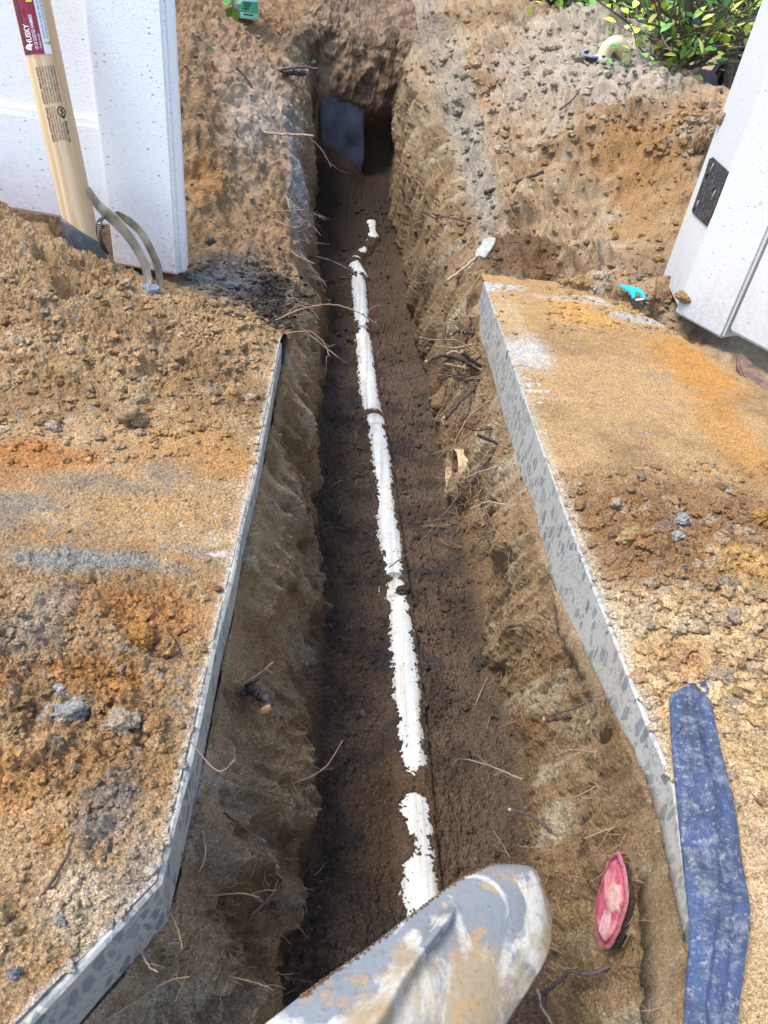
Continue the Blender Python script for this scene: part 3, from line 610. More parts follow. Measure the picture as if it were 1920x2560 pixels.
# ---------- materials of objects
def pvc():
    m = NT('white_pvc', .42, srgb(206, 208, 202)); v = m.coord(); w = m.coord(scale=(1, .04, 1))
    c = m.mix(m.ramp(m.noise(w, 60, 4), [(.42, 0.0), (.70, .75)]), srgb(210, 214, 212), srgb(168, 154, 126))
    c = m.mix(m.ramp(m.noise(v, 14, 5, .7), [(.50, 0.0), (.75, .7)]), c, srgb(176, 160, 132))
    c = m.mix(m.ramp(m.noise(v, 160, 3, .7), [(.62, 0.0), (.68, .9)]), c, srgb(96, 76, 58)); m.base(c); return m.m
PVC = pvc()
def painted(name, col, plate_=False):
    m = NT(name, .42, col); v = m.coord(); t = m.coord(scale=(.35, .35, 1.0))
    pos = m.n('ShaderNodeSeparateXYZ'); m.l(v, pos.inputs[0])
    low = m.ramp(m.math('ADD', m.math('MULTIPLY', pos.outputs[2], -1.1), m.math('MULTIPLY', m.noise(v, 5, 4, .6), .9)), [(.10, 0.0), (.62, 1.0)])
    def spots(vec, sc, lo, hi, key):
        vd = m.vor(vec, sc); vc = m.vor(vec, sc, out='Color'); sp = m.n('ShaderNodeSeparateColor'); m.l(vc, sp.inputs[0])
        size = m.math('MULTIPLY', sp.outputs[0], .22)
        return m.math('MULTIPLY', m.math('LESS_THAN', vd, size), m.math('GREATER_THAN', sp.outputs[1], key))
    d1 = spots(m.coord(scale=(1, 1, 2.2)), 34, 0, 1, .60); d2 = spots(m.coord(scale=(.9, .9, 1.6)), 90, 0, 1, .50); d3 = spots(v, 12, 0, 1, .92)
    dist = m.n('ShaderNodeVectorMath', operation='ADD'); nz = m.n('ShaderNodeTexNoise'); nz.inputs['Scale'].default_value = 50; m.l(v, nz.inputs['Vector'])
    s1 = m.mix(m.math('MULTIPLY', d2, .55), col, srgb(120, 118, 118)); s1 = m.mix(m.math('MULTIPLY', d1, .65), s1, srgb(104, 104, 108)); s1 = m.mix(m.math('MULTIPLY', d3, .35), s1, srgb(150, 150, 148))
    s1 = m.mix(m.math('MULTIPLY', m.ramp(m.noise(m.coord(scale=(1, 1, 3)), 70, 5, .75), [(.58, 0.0), (.66, 1.0)]), .45), s1, srgb(140, 138, 136))
    c = m.mix(m.math('MULTIPLY', m.math('MULTIPLY', low, m.ramp(m.noise(v, 60, 4, .7), [(.35, .15), (.65, 1.0)])), .55), s1, srgb(156, 150, 140))
    m.base(c); m.bump(m.noise(v, 160, 2), .0008); return m.m
WHITE_L = painted('weathered_white_panel', srgb(238, 240, 242)); WHITE_R = painted('weathered_white_gate', srgb(206, 206, 203))
def simple(name, col, rough=.6, metal=0, var=.25, sc=40, spec=.5, bump=.001, col2=None, bsc=None):
    m = NT(name, rough, col, metal, spec); v = m.coord(); col = np.array(col, np.float32)
    c2 = np.array(col2, np.float32) if col2 is not None else col*(1-var)
    m.base(m.mix(m.ramp(m.noise(v, sc, 4, .6), [(.38, 0.0), (.66, 1.0)]), col, c2)); m.bump(m.noise(v, bsc or sc*3, 3, .6), bump); return m.m
BARK = simple('root_bark', srgb(92, 74, 64), .85, col2=srgb(54, 42, 38), sc=60, bump=.003); BARKD = simple('dark_root_bark', srgb(88, 74, 72), .6, col2=srgb(54, 44, 44), sc=50, bump=.003)
BARKP = simple('pale_root', srgb(186, 164, 132), .8, col2=srgb(140, 116, 88), sc=50, bump=.002); FINE = simple('fine_root', srgb(160, 132, 104), .85, col2=srgb(120, 96, 76), sc=20, bump=.001)
CUTW = simple('cut_wood', srgb(196, 160, 116), .8, col2=srgb(150, 104, 70), sc=60); RUB = simple('black_rubber', srgb(40, 42, 46), .5, var=.4, sc=25, col2=srgb(84, 80, 74))
STEEL = simple('dull_steel', srgb(150, 142, 126), .34, .9, sc=22, col2=srgb(96, 84, 66), bump=.0006); BLACKP = simple('black_plastic', srgb(26, 27, 30), .45, sc=60, col2=srgb(52, 52, 54))
def attr_mat(name, rough=.8, spec=.3, grain=150, bump=.002, trans=0):
    m = NT(name, rough, spec=spec); a = m.n('ShaderNodeAttribute'); a.attribute_name = 'Col'; v = m.coord()
    m.base(m.mix(1.0, a.outputs['Color'], m.ramp(m.noise(v, grain, 3, .6), [(.3, .78), (.7, 1.2)]), 'MULTIPLY')); m.bump(m.noise(v, grain, 3, .6), bump)
    if trans: m.b.inputs['Subsurface Weight'].default_value = 0
    return m.m
STONE = soil_mat('stone', .9, .3); LEAF = attr_mat('leaf', .5, .4, 40, .0005)
LUMP = soil_mat('loose_lumps', 1.0)

# ---------- buried sewer pipe
pipe = empty('sewer_pipe', (float(PIPE[3][0]), float(PIPE[3][1]), -.70)); tag(pipe, 'half buried white plastic pipe running along the trench floor', 'pipe')
def pipe_seg(name, y0, y1, r, mat, parent, path=PIPE, inner=.9):
    ys_ = np.linspace(y0, y1, max(3, int((y1-y0)/.05))); xs = np.interp(ys_, path[:, 1], path[:, 0]); m = MB()
    o = Vector(parent.location); m.tube([Vector((x, y, -.70-PR))-o for x, y in zip(xs, ys_)], r, 40); return m.build(name, mat, parent)
yv = lambda v_: PZ(850, v_, -.70)[1]
cuts = [.1, yv(1252), yv(894), yv(715), float(PIPE[-1, 1])]
for a, b in zip(cuts[:-1], cuts[1:]): pipe_seg('pipe_length', a, b+.04, PR, PVC, pipe)
for v_ in (1262, 905): pipe_seg('coupling', yv(v_)-.06, yv(v_)+.03, PR+.0045, PVC, pipe)
fit = empty('pipe_fitting', (float(PB[2][0]), float(PB[2][1]), -.70)); tag(fit, 'short white ribbed fitting at the dark far end of the pipe', 'pipe fitting')
m = MB(); o = Vector(fit.location); pts = smooth_path([Vector((p[0], p[1], -.70-PR))-o for p in PB], 14)
m.tube(pts, PR*.96, 32); m.build('elbow', PVC, fit)
m = MB(); a, b = Vector(PB[3].tolist())-o, Vector(PB[4].tolist())-o
for k in range(5):
    c = a.lerp(b, k/4)+Vector((0, 0, -PR)); m = MB(); m.tube([c, c+(b-a).normalized()*.03], PR*1.10, 32); m.build('collar', PVC, fit)

# ---------- white fences
def pan(name, A, B, z0, z1, th, mat, parent, back=0.0, bev=.006):
    A = Vector((A[0], A[1], 0)); B = Vector((B[0], B[1], 0)); d = (B-A).normalized(); nrm = Vector((d.y, -d.x, 0))
    o = Vector(parent.location); m = MB(); m.box(A-nrm*back+Vector((0, 0, z0))-o, B-A, -nrm*th, (0, 0, z1-z0)); return m.build(name, mat, parent, False, bev)
A0 = Vector(PZ(243, 560, 0).tolist()); B0 = Vector(PZ(385, 585, 0).tolist()); d0 = (B0-A0).normalized(); L0 = A0-d0*2.2
fl_ = empty('white_fence', (A0.x, A0.y, 0)); tag(fl_, 'white panel fence with mud spatters behind the sledgehammer', 'fence')
ptop = 1.35
post = pan('post', A0, B0, -.02, ptop, .11, WHITE_L, fl_, 0, .010)
e1 = Vector(PZ(404, 582, 0).tolist()); pan('post_edge', B0+Vector((.003, .012, 0)), Vector((e1.x, e1.y+.02, 0)), -.015, ptop-.01, .05, WHITE_L, fl_, -.001, .008)
gz = float(PY(100, 242, A0.y+.12)[2]); gb = float(PY(140, 480, A0.y+.03)[2])
pan('panel', L0, A0+d0*.01, gz, ptop-.05, .02, WHITE_L, fl_, .050, .004)
pan('bottom_rail', L0, A0+d0*.01, gb, gz-.004, .03, WHITE_L, fl_, .034, .010)
pan('rail_cap', L0, A0+d0*.01, gz-.018, gz+.016, .02, WHITE_L, fl_, .040, .008)

g0 = Vector(PZ(1466, 661, .03).tolist()); g1 = Vector(PZ(1562, 732, .0).tolist()); g2 = Vector(PZ(1659, 806, .03).tolist())
gd = (g1-g0); gd.z = 0; gd.normalize()
gf = empty('white_gate', (g0.x, g0.y, 0)); tag(gf, 'white gate leaf with a black plate standing on edge of right slab', 'gate')
def vtop(u0, v0, p, z): return Vector((p.x, p.y, z))
s1 = Vector((g0.x+.065, g0.y+.39, 0)); 
pan('gate_post', s1, g0, .02, 1.6, .10, WHITE_R, gf, .0, .008)
pan('gate_stile', g0-gd*.004, g1, .0, 1.6, .12, WHITE_R, gf, -.012, .010)
g3 = g1+gd*1.6
pan('gate_panel', g1+gd*.006, g3, .035, 1.6, .06, WHITE_R, gf, -.004, .012)
# black plate on the post face
def onplane(u, v_, A, B, off=.0):
    A = Vector((A[0], A[1], 0)); B = Vector((B[0], B[1], 0)); d = (B-A).normalized(); nrm = Vector((d.y, -d.x, 0)); r = Vector(ray(u*K, v_*K).tolist())
    t = (A+nrm*off-Vector(CAM.tolist())).dot(nrm)/r.dot(nrm); return Vector(CAM.tolist())+r*t, nrm
z3 = lambda x, y: ((1280+x/2.572)/K, (y/2.572)/K)
pl = [onplane(*z3(x, y), s1, g0, .001) for x, y in [(1295, 1010), (1275, 1022), (1245, 1120), (1165, 1345), (1163, 1365), (1180, 1385), (1262, 1462), (1405, 1110)]]
def solid(name, pts, nrm, th, mat, parent, bev=.002):
    n = len(pts); o = Vector(parent.location) if parent else Vector(); V = [p-o for p in pts]+[p+nrm*th-o for p in pts]; m = MB()
    m.add(V, [tuple(range(n-1, -1, -1)), tuple(range(n, 2*n))]+[(i, (i+1) % n, n+(i+1) % n, n+i) for i in range(n)]); return m.build(name, mat, parent, False, bev)
m = NT('spattered_black_plate', .5, srgb(30, 31, 35)); v = m.coord(); vd = m.vor(v, 150); vc = m.vor(v, 150, out='Color'); sp = m.n('ShaderNodeSeparateColor'); m.l(vc, sp.inputs[0])
dt = m.math('LESS_THAN', vd, m.math('MULTIPLY', sp.outputs[0], .34)); c = m.mix(m.math('MULTIPLY', dt, .8), srgb(32, 33, 37), srgb(190, 188, 184)); c = m.mix(m.ramp(m.noise(v, 20, 4, .7), [(.5, 0.0), (.8, .5)]), c, srgb(110, 108, 106)); m.base(c); PLATE = m.m
po = solid('black_plate', [p for p, n_ in pl], pl[0][1], .005, PLATE, gf); tag(po, 'black plate spattered with white specks')
for x, y in [(1255, 1120), (1300, 1210), (1172, 1338)]:
    p, n_ = onplane(*z3(x, y), s1, g0, .006); mb = MB(); o = Vector(gf.location)
    mb.tube([p-o, p+n_*.004-o], .012, 14); mb.build('bolt', BLACKP, po)
    bpy.data.objects[-1] if False else None
for x0, y0, x1, y1 in [(1297, 1050, 1270, 1110), (1308, 1225, 1280, 1285), (1200, 1290, 1185, 1330)]:
    p, n_ = onplane(*z3(x0, y0), s1, g0, .0065); q, _ = onplane(*z3(x1, y1), s1, g0, .0065); o = Vector(gf.location); mb = MB(); mb.tube([p-o, q-o], .0022, 6); mb.build('slot', simple('pale_scratch', srgb(190, 190, 190), .5), po)
for b in [o_ for o_ in po.children]:
    pass

# ---------- sledgehammer
HB = Vector(PY(179, 512, 2.50).tolist()); HT = Vector(PY(62, -25, 2.62).tolist()); HT2 = HB+(HT-HB)*1.25
hx = (HT-HB).normalized(); tocam = (Vector(CAM.tolist())-(HB+HT)/2).normalized(); hs = hx.cross(tocam).normalized()
if hs.x < 0: hs = -hs
hf = hs.cross(hx); hf = hf if hf.dot(tocam) > 0 else -hf
ham = empty('sledgehammer', HB); tag(ham, 'sledgehammer with pale wooden handle and red label standing in sand', 'sledgehammer')
HLEN = (HT-HB).length
def hw_(h): return lerp(.052, .0535, min(max(h/HLEN, 0), 1.3))
def hpt(h, sf, lift=0):           # height along the handle (m), sideways fraction -1..1 as seen from the front
    sf = max(-.999, min(.999, sf)); c = math.sqrt(1-sf*sf); w = hw_(h); return hx*h+hs*(sf*(w+lift))+hf*(c*(w*.78+lift))
m = NT('hickory', .5, srgb(222, 192, 150)); 
tc = m.n('ShaderNodeTexCoord'); mp = m.n('ShaderNodeMapping'); m.l(tc.outputs['Object'], mp.inputs[0])
eul = Matrix((hs, hf, hx)).to_euler(); mp.inputs['Rotation'].default_value = eul
st = m.n('ShaderNodeMapping'); st.inputs['Scale'].default_value = (9, 9, .45); m.l(mp.outputs[0], st.inputs[0])
g = m.noise(st.outputs[0], 6, 4, .6, .6); st2 = m.n('ShaderNodeMapping'); st2.inputs['Scale'].default_value = (60, 60, 1.5); m.l(mp.outputs[0], st2.inputs[0])
c = m.ramp(g, [(.30, srgb(202, 166, 122)), (.5, srgb(226, 198, 158)), (.7, srgb(214, 182, 140))]); wv = m.n('ShaderNodeTexWave'); wv.inputs['Scale'].default_value = 2.2; wv.inputs['Distortion'].default_value = 3.0; wv.inputs['Detail'].default_value = 2
st3 = m.n('ShaderNodeMapping'); st3.inputs['Scale'].default_value = (5, 5, .35); m.l(mp.outputs[0], st3.inputs[0]); m.l(st3.outputs[0], wv.inputs['Vector'])
c = m.mix(m.ramp(wv.outputs['Fac'], [(.3, 0.0), (.9, .45)]), c, srgb(184, 144, 100)); c = m.mix(m.ramp(m.noise(st2.outputs[0], 3, 3), [(.5, 0.0), (.8, .4)]), c, srgb(176, 136, 96)); m.base(c); WOOD = m.m
G = []; nH, nA = 60, 40
for i in range(nH+1):
    h = -.14+(HLEN*1.25+.14)*i/nH; G.append([hx*h+hs*(math.cos(a)*hw_(h))+hf*(math.sin(a)*hw_(h)*.78) for a in [2*math.pi*k/nA for k in range(nA)]])
mb = MB(); mb.grid(G, True); hd = mb.build('handle', WOOD, ham)
# black socket and steel head hidden in the sand
G = []
for h, k in [(-.16, 1.05), (-.155, 1.25), (-.05, 1.24), (.012, 1.17), (.020, 1.12), (.020, 1.0), (.0, .98)]:
    G.append([hx*h+hs*(math.cos(a)*hw_(h)*k)+hf*(math.sin(a)*hw_(h)*.78*k)+hx*(.045*-math.cos(a)*(k > .9)) for a in [2*math.pi*q/40 for q in range(40)]])
mb = MB(); mb.grid(G, True); mb.build('collar', simple('grey_rubber_collar', srgb(58, 62, 70), .5, col2=srgb(84, 84, 86)), ham)
mb = MB(); hh = hx*-.17
pts_ = [hh+hf*-.17, hh+hf*-.15, hh+hf*.15, hh+hf*.17]; fr_ = [.055, .07, .07, .055]
G = [[p+hs*math.cos(a)*r+hx*math.sin(a)*r for a in [2*math.pi*(q+.5)/8 for q in range(8)]] for p, r in zip(pts_, fr_)]
mb.grid(G, True); mb.add([v for v in G[0]], [tuple(range(8))]); mb.add([v for v in G[-1]], [tuple(range(8))]); mb.build('head', STEEL, ham, False)
# writing on the handle: pixel rows of the photo (v) -> height; sf sideways
def hv(vpx):                       # photo row of the axis -> height along the handle
    v0, v1 = 512*K, -25*K; return HLEN*(v0-vpx)/(v0-v1)
def sheet(name, v0, v1, s0, s1, lift, mat, parent, nu=24, nv=14, rr=0):
    th = 2.0e-4; o = []
    for i in range(nu+1):
        vv_ = lerp(v1, v0, i/nu); row = []
        for j in range(nv+1): row.append(hpt(hv(vv_), lerp(s0, s1, j/nv), lift))
        o.append(row)
    m_ = MB(); m_.grid(o); return m_.build(name, mat, parent)
RED = simple('red_label_print', srgb(150, 28, 58), .4, col2=srgb(138, 22, 50), sc=8, bump=0); LABW = simple('white_label_print', srgb(232, 234, 236), .4, var=.03, bump=0); LABD = simple('dark_red_print', srgb(88, 16, 34), .4, var=.03, bump=0)
INK = simple('black_ink', srgb(44, 40, 42), .6, var=.1, bump=0); WINK = simple('white_ink', srgb(240, 240, 240), .5, var=.03, bump=0); YEL = simple('yellow_ink', srgb(226, 216, 60), .5, var=.03, bump=0)
lab = sheet('label', -40, 121, -.93, .50, .0004, LABW, ham); tag(lab, 'red and white printed label wrapped on the handle')
sheet('red_field', -40, 122, -.93, .10, .0009, RED, lab); sheet('dark_band', -40, 122, -.93, -.66, .0012, LABD, lab)
def text(body, vstart, sf, hpx, mat, name='writing', parent=None, wpx=None, lift=.0018, bold=0):
    cu = bpy.data.curves.new('t', 'FONT'); cu.body = body; cu.size = 1; cu.resolution_u = 2; cu.offset = bold; to = bpy.data.objects.new('t', cu); C.objects.link(to)
    bpy.context.view_layer.update(); me = bpy.data.meshes.new_from_object(to.evaluated_get(bpy.context.evaluated_depsgraph_get())); bpy.data.objects.remove(to)
    V = [v_.co.copy() for v_ in me.vertices]; Fc = [tuple(p.vertices) for p in me.polygons]; bpy.data.meshes.remove(me)
    mx = max(v_.x for v_ in V); sc_x = (wpx/mx) if wpx else hpx/.7; hwpx = 42.0; m_ = MB(); out = []
    for q in V:
        vp = vstart-q.x*sc_x; out.append(hpt(hv(vp), sf-q.y*(hpx/.7)/hwpx, lift))
    m_.add(out, Fc); return m_.build(name, mat, parent or ham, False)
text('HUSKY', 102, -.42, 11, WINK, 'writing', lab, 48, bold=.02); text('10 LB SLEDGE HAMMER', 112, -.16, 7, WINK, 'writing', lab, 79, bold=.01); text('• Hickory Handle', 112, .03, 5, WINK, 'writing', lab, 36)
text('07.24', 44, -.66, 5, INK, 'writing', lab, 24); text('3426', 38, -.46, 5, INK, 'writing', lab, 18)
text('CAUTION: RISK OF INJURY. WEAR SAFETY GOGGLES', 88, .30, 4.0, INK, 'writing', lab, 120); text('ADVERTENCIA: USE LENTES DE SEGURIDAD', 88, .46, 3.6, INK, 'writing', lab, 110)
def tri(c, s, mat, lift):
    vp, sf = c; m_ = MB(); m_.add([hpt(hv(vp+s*.6), sf+s/42, lift), hpt(hv(vp+s*.6-1.2*s), sf+s/42, lift), hpt(hv(vp), sf-s/42, lift)], [(0, 1, 2)]); return m_.build('warning_triangle', mat, lab, False)
tri((96, .33), 6.5, INK, .0019); tri((96, .335), 4.4, YEL, .0023); sheet('yellow_mark', -30, 6, -.28, .02, .0019, YEL, lab)
# emblem: pale dog-head like curved mark left of the maker's name
m_ = MB()
for arc, w in (([(112, -.50), (108, -.74), (103, -.62), (107, -.50)], 1.6), ([(111, -.58), (106, -.60), (103, -.46)], 1.2)):
    pts_ = smooth_path([hpt(hv(a), b, .002) for a, b in arc], 6); m_.tube(pts_, .0022*w, 6)
m_.build('emblem', WINK, lab)
L1 = ['ADVERTENCIA  SIEMPRE USE LENTES DE', 'SEGURIDAD. USUARIO Y PERSONAS ALREDEDOR', 'CUALQUIER FRAGMENTOS DE METAL AL GOLPEAR', 'EVITAR HERRAMIENTAS DE GOLPEAR PLAZO', 'CONTRA UNA SUPERFICIE DURA ESTO CAUSARA', 'DANO A LA HERRAMIENTA Y POSIBLEMENTE', 'LESIONES A LAS PERSONAS ALREDEDOR.']
for i, t_ in enumerate(L1): text(t_, 240-.9*i, -.45+.150*i, 3.6 if i else 4.2, INK, 'writing', ham, 88, .0006, bold=.012 if i else .03)
L2 = ['WARNING  ALWAYS WEAR SAFETY GOGGLES', 'USER AND BYSTANDERS. ANY STRIKING TOOL', 'USED TO STRIKE AGAINST ANOTHER TOOL OR', 'SURFACE, RESULTING IN DAMAGE TO THE', 'AND POSSIBLY RESULTING IN', 'SERIOUS BODILY INJURY.']
for i, t_ in enumerate(L2): text(t_, 333-.9*i, -.42+.145*i, 3.6 if i else 4.2, INK, 'writing', ham, [85, 85, 85, 84, 56, 44][i], .0006, bold=.012 if i else .03)
text('SKU 1000014608', 334, .50, 5.6, INK, 'writing', ham, 52, .0006, bold=.03)
m_ = MB()
for arc in ([(272, .38), (268, .18), (256, .12), (247, .26), (250, .46), (262, .52), (272, .38)], [(266, .26), (260, .40), (256, .28), (252, .40)], [(270, .46), (274, .36), (268, .30)]):
    m_.tube(smooth_path([hpt(hv(a), b, .0006) for a, b in arc], 6), .0018, 5)
m_.build('stamped_mark', INK, ham)

# ---------- hose clamps: thin steel bands sprung open beside the hammer
def band(name, L, Rr, d0_, d1_, th, mat, parent):
    """ribbon from left and right pixel edges; distance y runs d0->d1"""
    o = Vector(parent.location); n = len(L); A = []; B = []
    for i in range(n):
        y = lerp(d0_, d1_, i/(n-1)); A.append(Vector(PY(L[i][0]/K, L[i][1]/K, y).tolist())-o); B.append(Vector(PY(Rr[i][0]/K, Rr[i][1]/K, y-.012).tolist())-o)
    A, B = smooth_path(A, 10), smooth_path(B, 10); m_ = MB(); n = len(A); rows = []
    for i in range(n):
        t = (A[min(i+1, n-1)]-A[max(i-1, 0)]); w = B[i]-A[i]; nn = t.cross(w).normalized()
        if nn.dot(tocam) < 0: nn = -nn
        mid_ = [A[i].lerp(B[i], k/4)+nn*(.0012*math.sin(math.pi*k/4)) for k in range(5)]
        rows.append(mid_+[q-nn*th for q in reversed(mid_)])
    m_.grid(rows, True); return m_.build(name, mat, parent, False)
STB = simple('stainless_band', srgb(172, 168, 158), .38, .6, sc=14, col2=srgb(116, 110, 98), bump=.0006)
z1 = lambda l: [(x/2.572, y/2.572) for x, y in l]
clp = empty('hose_clamp', PY(330, 620, 2.36).tolist()); tag(clp, 'large loose steel hose clamp standing open beside the sledgehammer', 'hose clamp')
band('front_band', z1([(545, 1232), (590, 1310), (650, 1385), (760, 1490), (840, 1590), (900, 1700), (925, 1790), (932, 1850)]), z1([(575, 1200), (640, 1290), (715, 1355), (800, 1440), (880, 1550), (940, 1660), (972, 1770), (968, 1850)]), 2.50, 2.37, .002, STB, clp)
band('rear_band', z1([(735, 1362), (800, 1430), (880, 1500), (940, 1600), (985, 1700), (1005, 1800), (1003, 1880)]), z1([(760, 1358), (850, 1410), (930, 1490), (985, 1590), (1030, 1690), (1045, 1790), (1030, 1880)]), 2.56, 2.40, .002, STB, clp)
c2_ = empty('worm_clamp', PY(218, 520, 2.46).tolist()); tag(c2_, 'dark slotted clamp band curling beside the wooden handle', 'hose clamp')
band('slotted_band', z1([(690, 1640), (655, 1600), (628, 1540), (615, 1470), (625, 1420), (655, 1392)]), z1([(700, 1625), (672, 1580), (652, 1530), (645, 1470), (650, 1430), (672, 1396)]), 2.44, 2.46, .003, BLACKP, c2_)
m_ = MB()
for k in range(11):
    y = 1440+k*13; xa = 628+ (k-5)**2*.4*(k > 5); a = Vector(PY((xa)/2.572/K, y/2.572/K, 2.443).tolist())-Vector(c2_.location); b = Vector(PY((xa+22)/2.572/K, (y-5)/2.572/K, 2.443).tolist())-Vector(c2_.location); m_.tube([a, b], .0035, 5)
m_.build('slot', STB, c2_)
p, n_, t_ = hit(322, 627); mb = MB(); blob(mb, p, .035, 4, (1, .8, .6), srgb(160, 170, 180), 3, .5); o = mb.build('plaster_lump', STONE, None, False); tag(o, 'small pale blue white lump at foot of the steel bands', 'lump')

# ---------- shovel blade
P0 = Vector(PZ(1150, 1885, -.13).tolist()); P1 = Vector(PZ(600, 2190, -.01).tolist()); P2 = Vector(PZ(1075, 2230, -.10).tolist())
sn = (P1-P0).cross(P2-P0).normalized(); sn = sn if sn.dot(Vector(CAM.tolist())-P0) > 0 else -sn
def onP(u, v_):
    d = Vector(ray(u*K, v_*K).tolist()); t = (P0-Vector(CAM.tolist())).dot(sn)/d.dot(sn); return Vector(CAM.tolist())+d*t
sh = empty('shovel', onP(950, 2000)); tag(sh, 'muddy steel shovel blade held over the trench at the front', 'shovel')
Lp = [(1148, 1880), (1132, 1871), (1112, 1867), (1085, 1867), (1050, 1873), (985, 1905), (905, 1962), (805, 2040), (700, 2113), (600, 2190), (500, 2268), (425, 2330), (400, 2380)]
Rp = [(1148, 1880), (1160, 1892), (1171, 1908), (1180, 1930), (1188, 1958), (1191, 2000), (1183, 2060), (1150, 2125), (1112, 2185), (1072, 2250), (1010, 2345), (950, 2430), (900, 2470)]
La = smooth_path([Vector((*q, 0)) for q in Lp], 9); Ra = smooth_path([Vector((*q, 0)) for q in Rp], 9)
rib = np.array([(965, 1978), (930, 2018), (880, 2080), (835, 2140), (795, 2212), (740, 2290), (680, 2380)], float)
def ribd(u, v_):
    best = 1e9; tt = 0
    for i in range(len(rib)-1):
        a, b = rib[i], rib[i+1]; ab = b-a; t = np.clip(((u-a[0])*ab[0]+(v_-a[1])*ab[1])/ab.dot(ab), 0, 1); q = a+ab*t; d = math.hypot(u-q[0], v_-q[1])
        if d < best: best = d; tt = (i+t)/(len(rib)-1)
    return best, tt
rows = []; so = Vector(sh.location); nb = 70
for i in range(len(La)):
    row = []; a, b = La[i], Ra[i]
    for j in range(nb+1):
        s_ = j/nb; u = lerp(a.x, b.x, s_); v_ = lerp(a.y, b.y, s_); p = onP(u, v_)-so; d, tt = ribd(u, v_)
        w = 13+30*tt; hgt = .026*math.exp(-(d/w)**2*1.5)*min(1, tt*6+.25); fade = 1-math.exp(-i/14)
        row.append(p+sn*(hgt+.026*(1-(2*s_-1)**2)*fade+.004*math.sin(u*.02)*math.cos(v_*.017)))
    rows.append(row)
back = [[q-sn*.0035 for q in r] for r in rows]
mb = MB(); mb.grid(rows); mb.grid(back); H_, W_ = len(rows), nb+1; base = H_*W_
ring = [i*W_ for i in range(H_)]+[(H_-1)*W_+j for j in range(1, W_)]+[i*W_+W_-1 for i in range(H_-2, -1, -1)]+[j for j in range(W_-2, 0, -1)]
for i in range(len(ring)):
    a, b = ring[i], ring[(i+1) % len(ring)]; mb.f.append((a, b, b+base, a+base))
m = NT('muddy_shovel_steel', .5, metal=.12, spec=.5); v = m.coord()
c = m.mix(m.ramp(m.noise(v, 7, 6, .62, .5), [(.46, 0.0), (.52, 1.0)]), srgb(128, 131, 132), srgb(204, 199, 186))
c = m.mix(m.ramp(m.noise(v, 5.3, 5, .6, .3), [(.46, 0.0), (.56, .95)]), c, srgb(158, 138, 108)); c = m.mix(m.ramp(m.noise(v, 26, 5, .7), [(.56, 0.0), (.66, .8)]), c, srgb(176, 140, 94))
c = m.mix(m.ramp(m.noise(v, 110, 4, .7), [(.52, 0.0), (.7, .4)]), c, srgb(92, 84, 74)); m.base(c)
m.rough(m.ramp(m.noise(v, 6, 5), [(.4, .42), (.6, .85)])); m.bump(m.noise(v, 90, 4, .6), .0012); SHOV = m.m
bl = mb.build('blade', SHOV, sh)
mb = MB(); a = onP(700, 2360)-so; b = onP(480, 2640)-so+sn*.05; mb.tube(smooth_path([a+sn*.0, a.lerp(b, .5)+sn*.02, b], 8), lambda t: .020+.004*t, 20); mb.build('socket', SHOV, sh)
mb = MB(); mb.tube([b, b+(b-a).normalized()*.35], .019, 18); mb.build('handle', WOOD, sh)
# sand clinging to the upper edge of the blade
mb = MB()
for k in range(420):
    i = int(8+(len(La)-40)*(.5+.5*math.sin(k*.37+math.sin(k)*2))); s_ = abs(random.gauss(0, .035)); fi = random.random(); a, b = rows[i][0].lerp(rows[i+1][0], fi), rows[i][6]; blob(mb, a.lerp(b, min(1, s_*4))+sn*.001, random.uniform(.0006, .0022), k, col=srgb(150, 118, 82)*random.uniform(.7, 1.1), sub=1)
tag(mb.build('sand_crust', LUMP, sh), None, None, None, None)

# ---------- blue lay-flat hose
hl = [(1446, 1505), (1450, 1600), (1464, 1750), (1479, 1900), (1489, 2000), (1483, 2100), (1476, 2212), (1468, 2330), (1452, 2480)]
hr = [(1528, 1468), (1552, 1600), (1582, 1720), (1600, 1850), (1608, 1960), (1601, 2080), (1592, 2212), (1580, 2330), (1570, 2480)]
A = smooth_path([Vector(PZ(u, v_, .022).tolist()) for u, v_ in hl], 16); B = smooth_path([Vector(PZ(u, v_, .022).tolist()) for u, v_ in hr], 16)
hz_ = empty('flat_hose', A[40]); tag(hz_, 'dusty blue lay-flat hose folded on the sand by the right slab', 'hose'); ho = Vector(hz_.location); rows = []; nn = 30
for i in range(len(A)):
    a, b = A[i], B[i]; w = (b-a); up = Vector((0, 0, 1)); row = []; g = i/(len(A)-1)
    for j in range(2*nn):
        ph = 2*math.pi*j/(2*nn); x = .5-.5*math.cos(ph); yy_ = math.sin(ph); sgn = 1 if yy_ >= 0 else -1; p = a+w*x
        y_ = sgn*abs(yy_)**.55*.0065
        n1_ = float(perlin(np.array(p.x*22), np.array(p.y*14), np.array(sgn*3.0))); n2_ = float(perlin(np.array(p.x*60), np.array(p.y*30), np.array(sgn*3.0+5)))
        crease = .008*math.exp(-((x-.42-.12*math.sin(g*7))/.07)**2)-.004*math.exp(-((x-.75)/.06)**2); lift_ = .018*math.exp(-((g-.55)/.12)**2)*x
        row.append(p+up*(y_+(n1_*.010+n2_*.004+crease)*(.4 if sgn < 0 else 1)*min(1, 4*x*(1-x)+.1)+lift_)-ho)
    rows.append(row)
mb = MB(); mb.grid(rows, True); mb.add(rows[0], [tuple(range(2*nn))]); mb.add(rows[-1], [tuple(range(2*nn))])
m = NT('dusty_blue_hose', .48, spec=.5); v = m.coord(); mp = m.n('ShaderNodeMapping'); mp.inputs['Rotation'].default_value = (0, 0, math.radians(25)); m.l(v, mp.inputs[0])
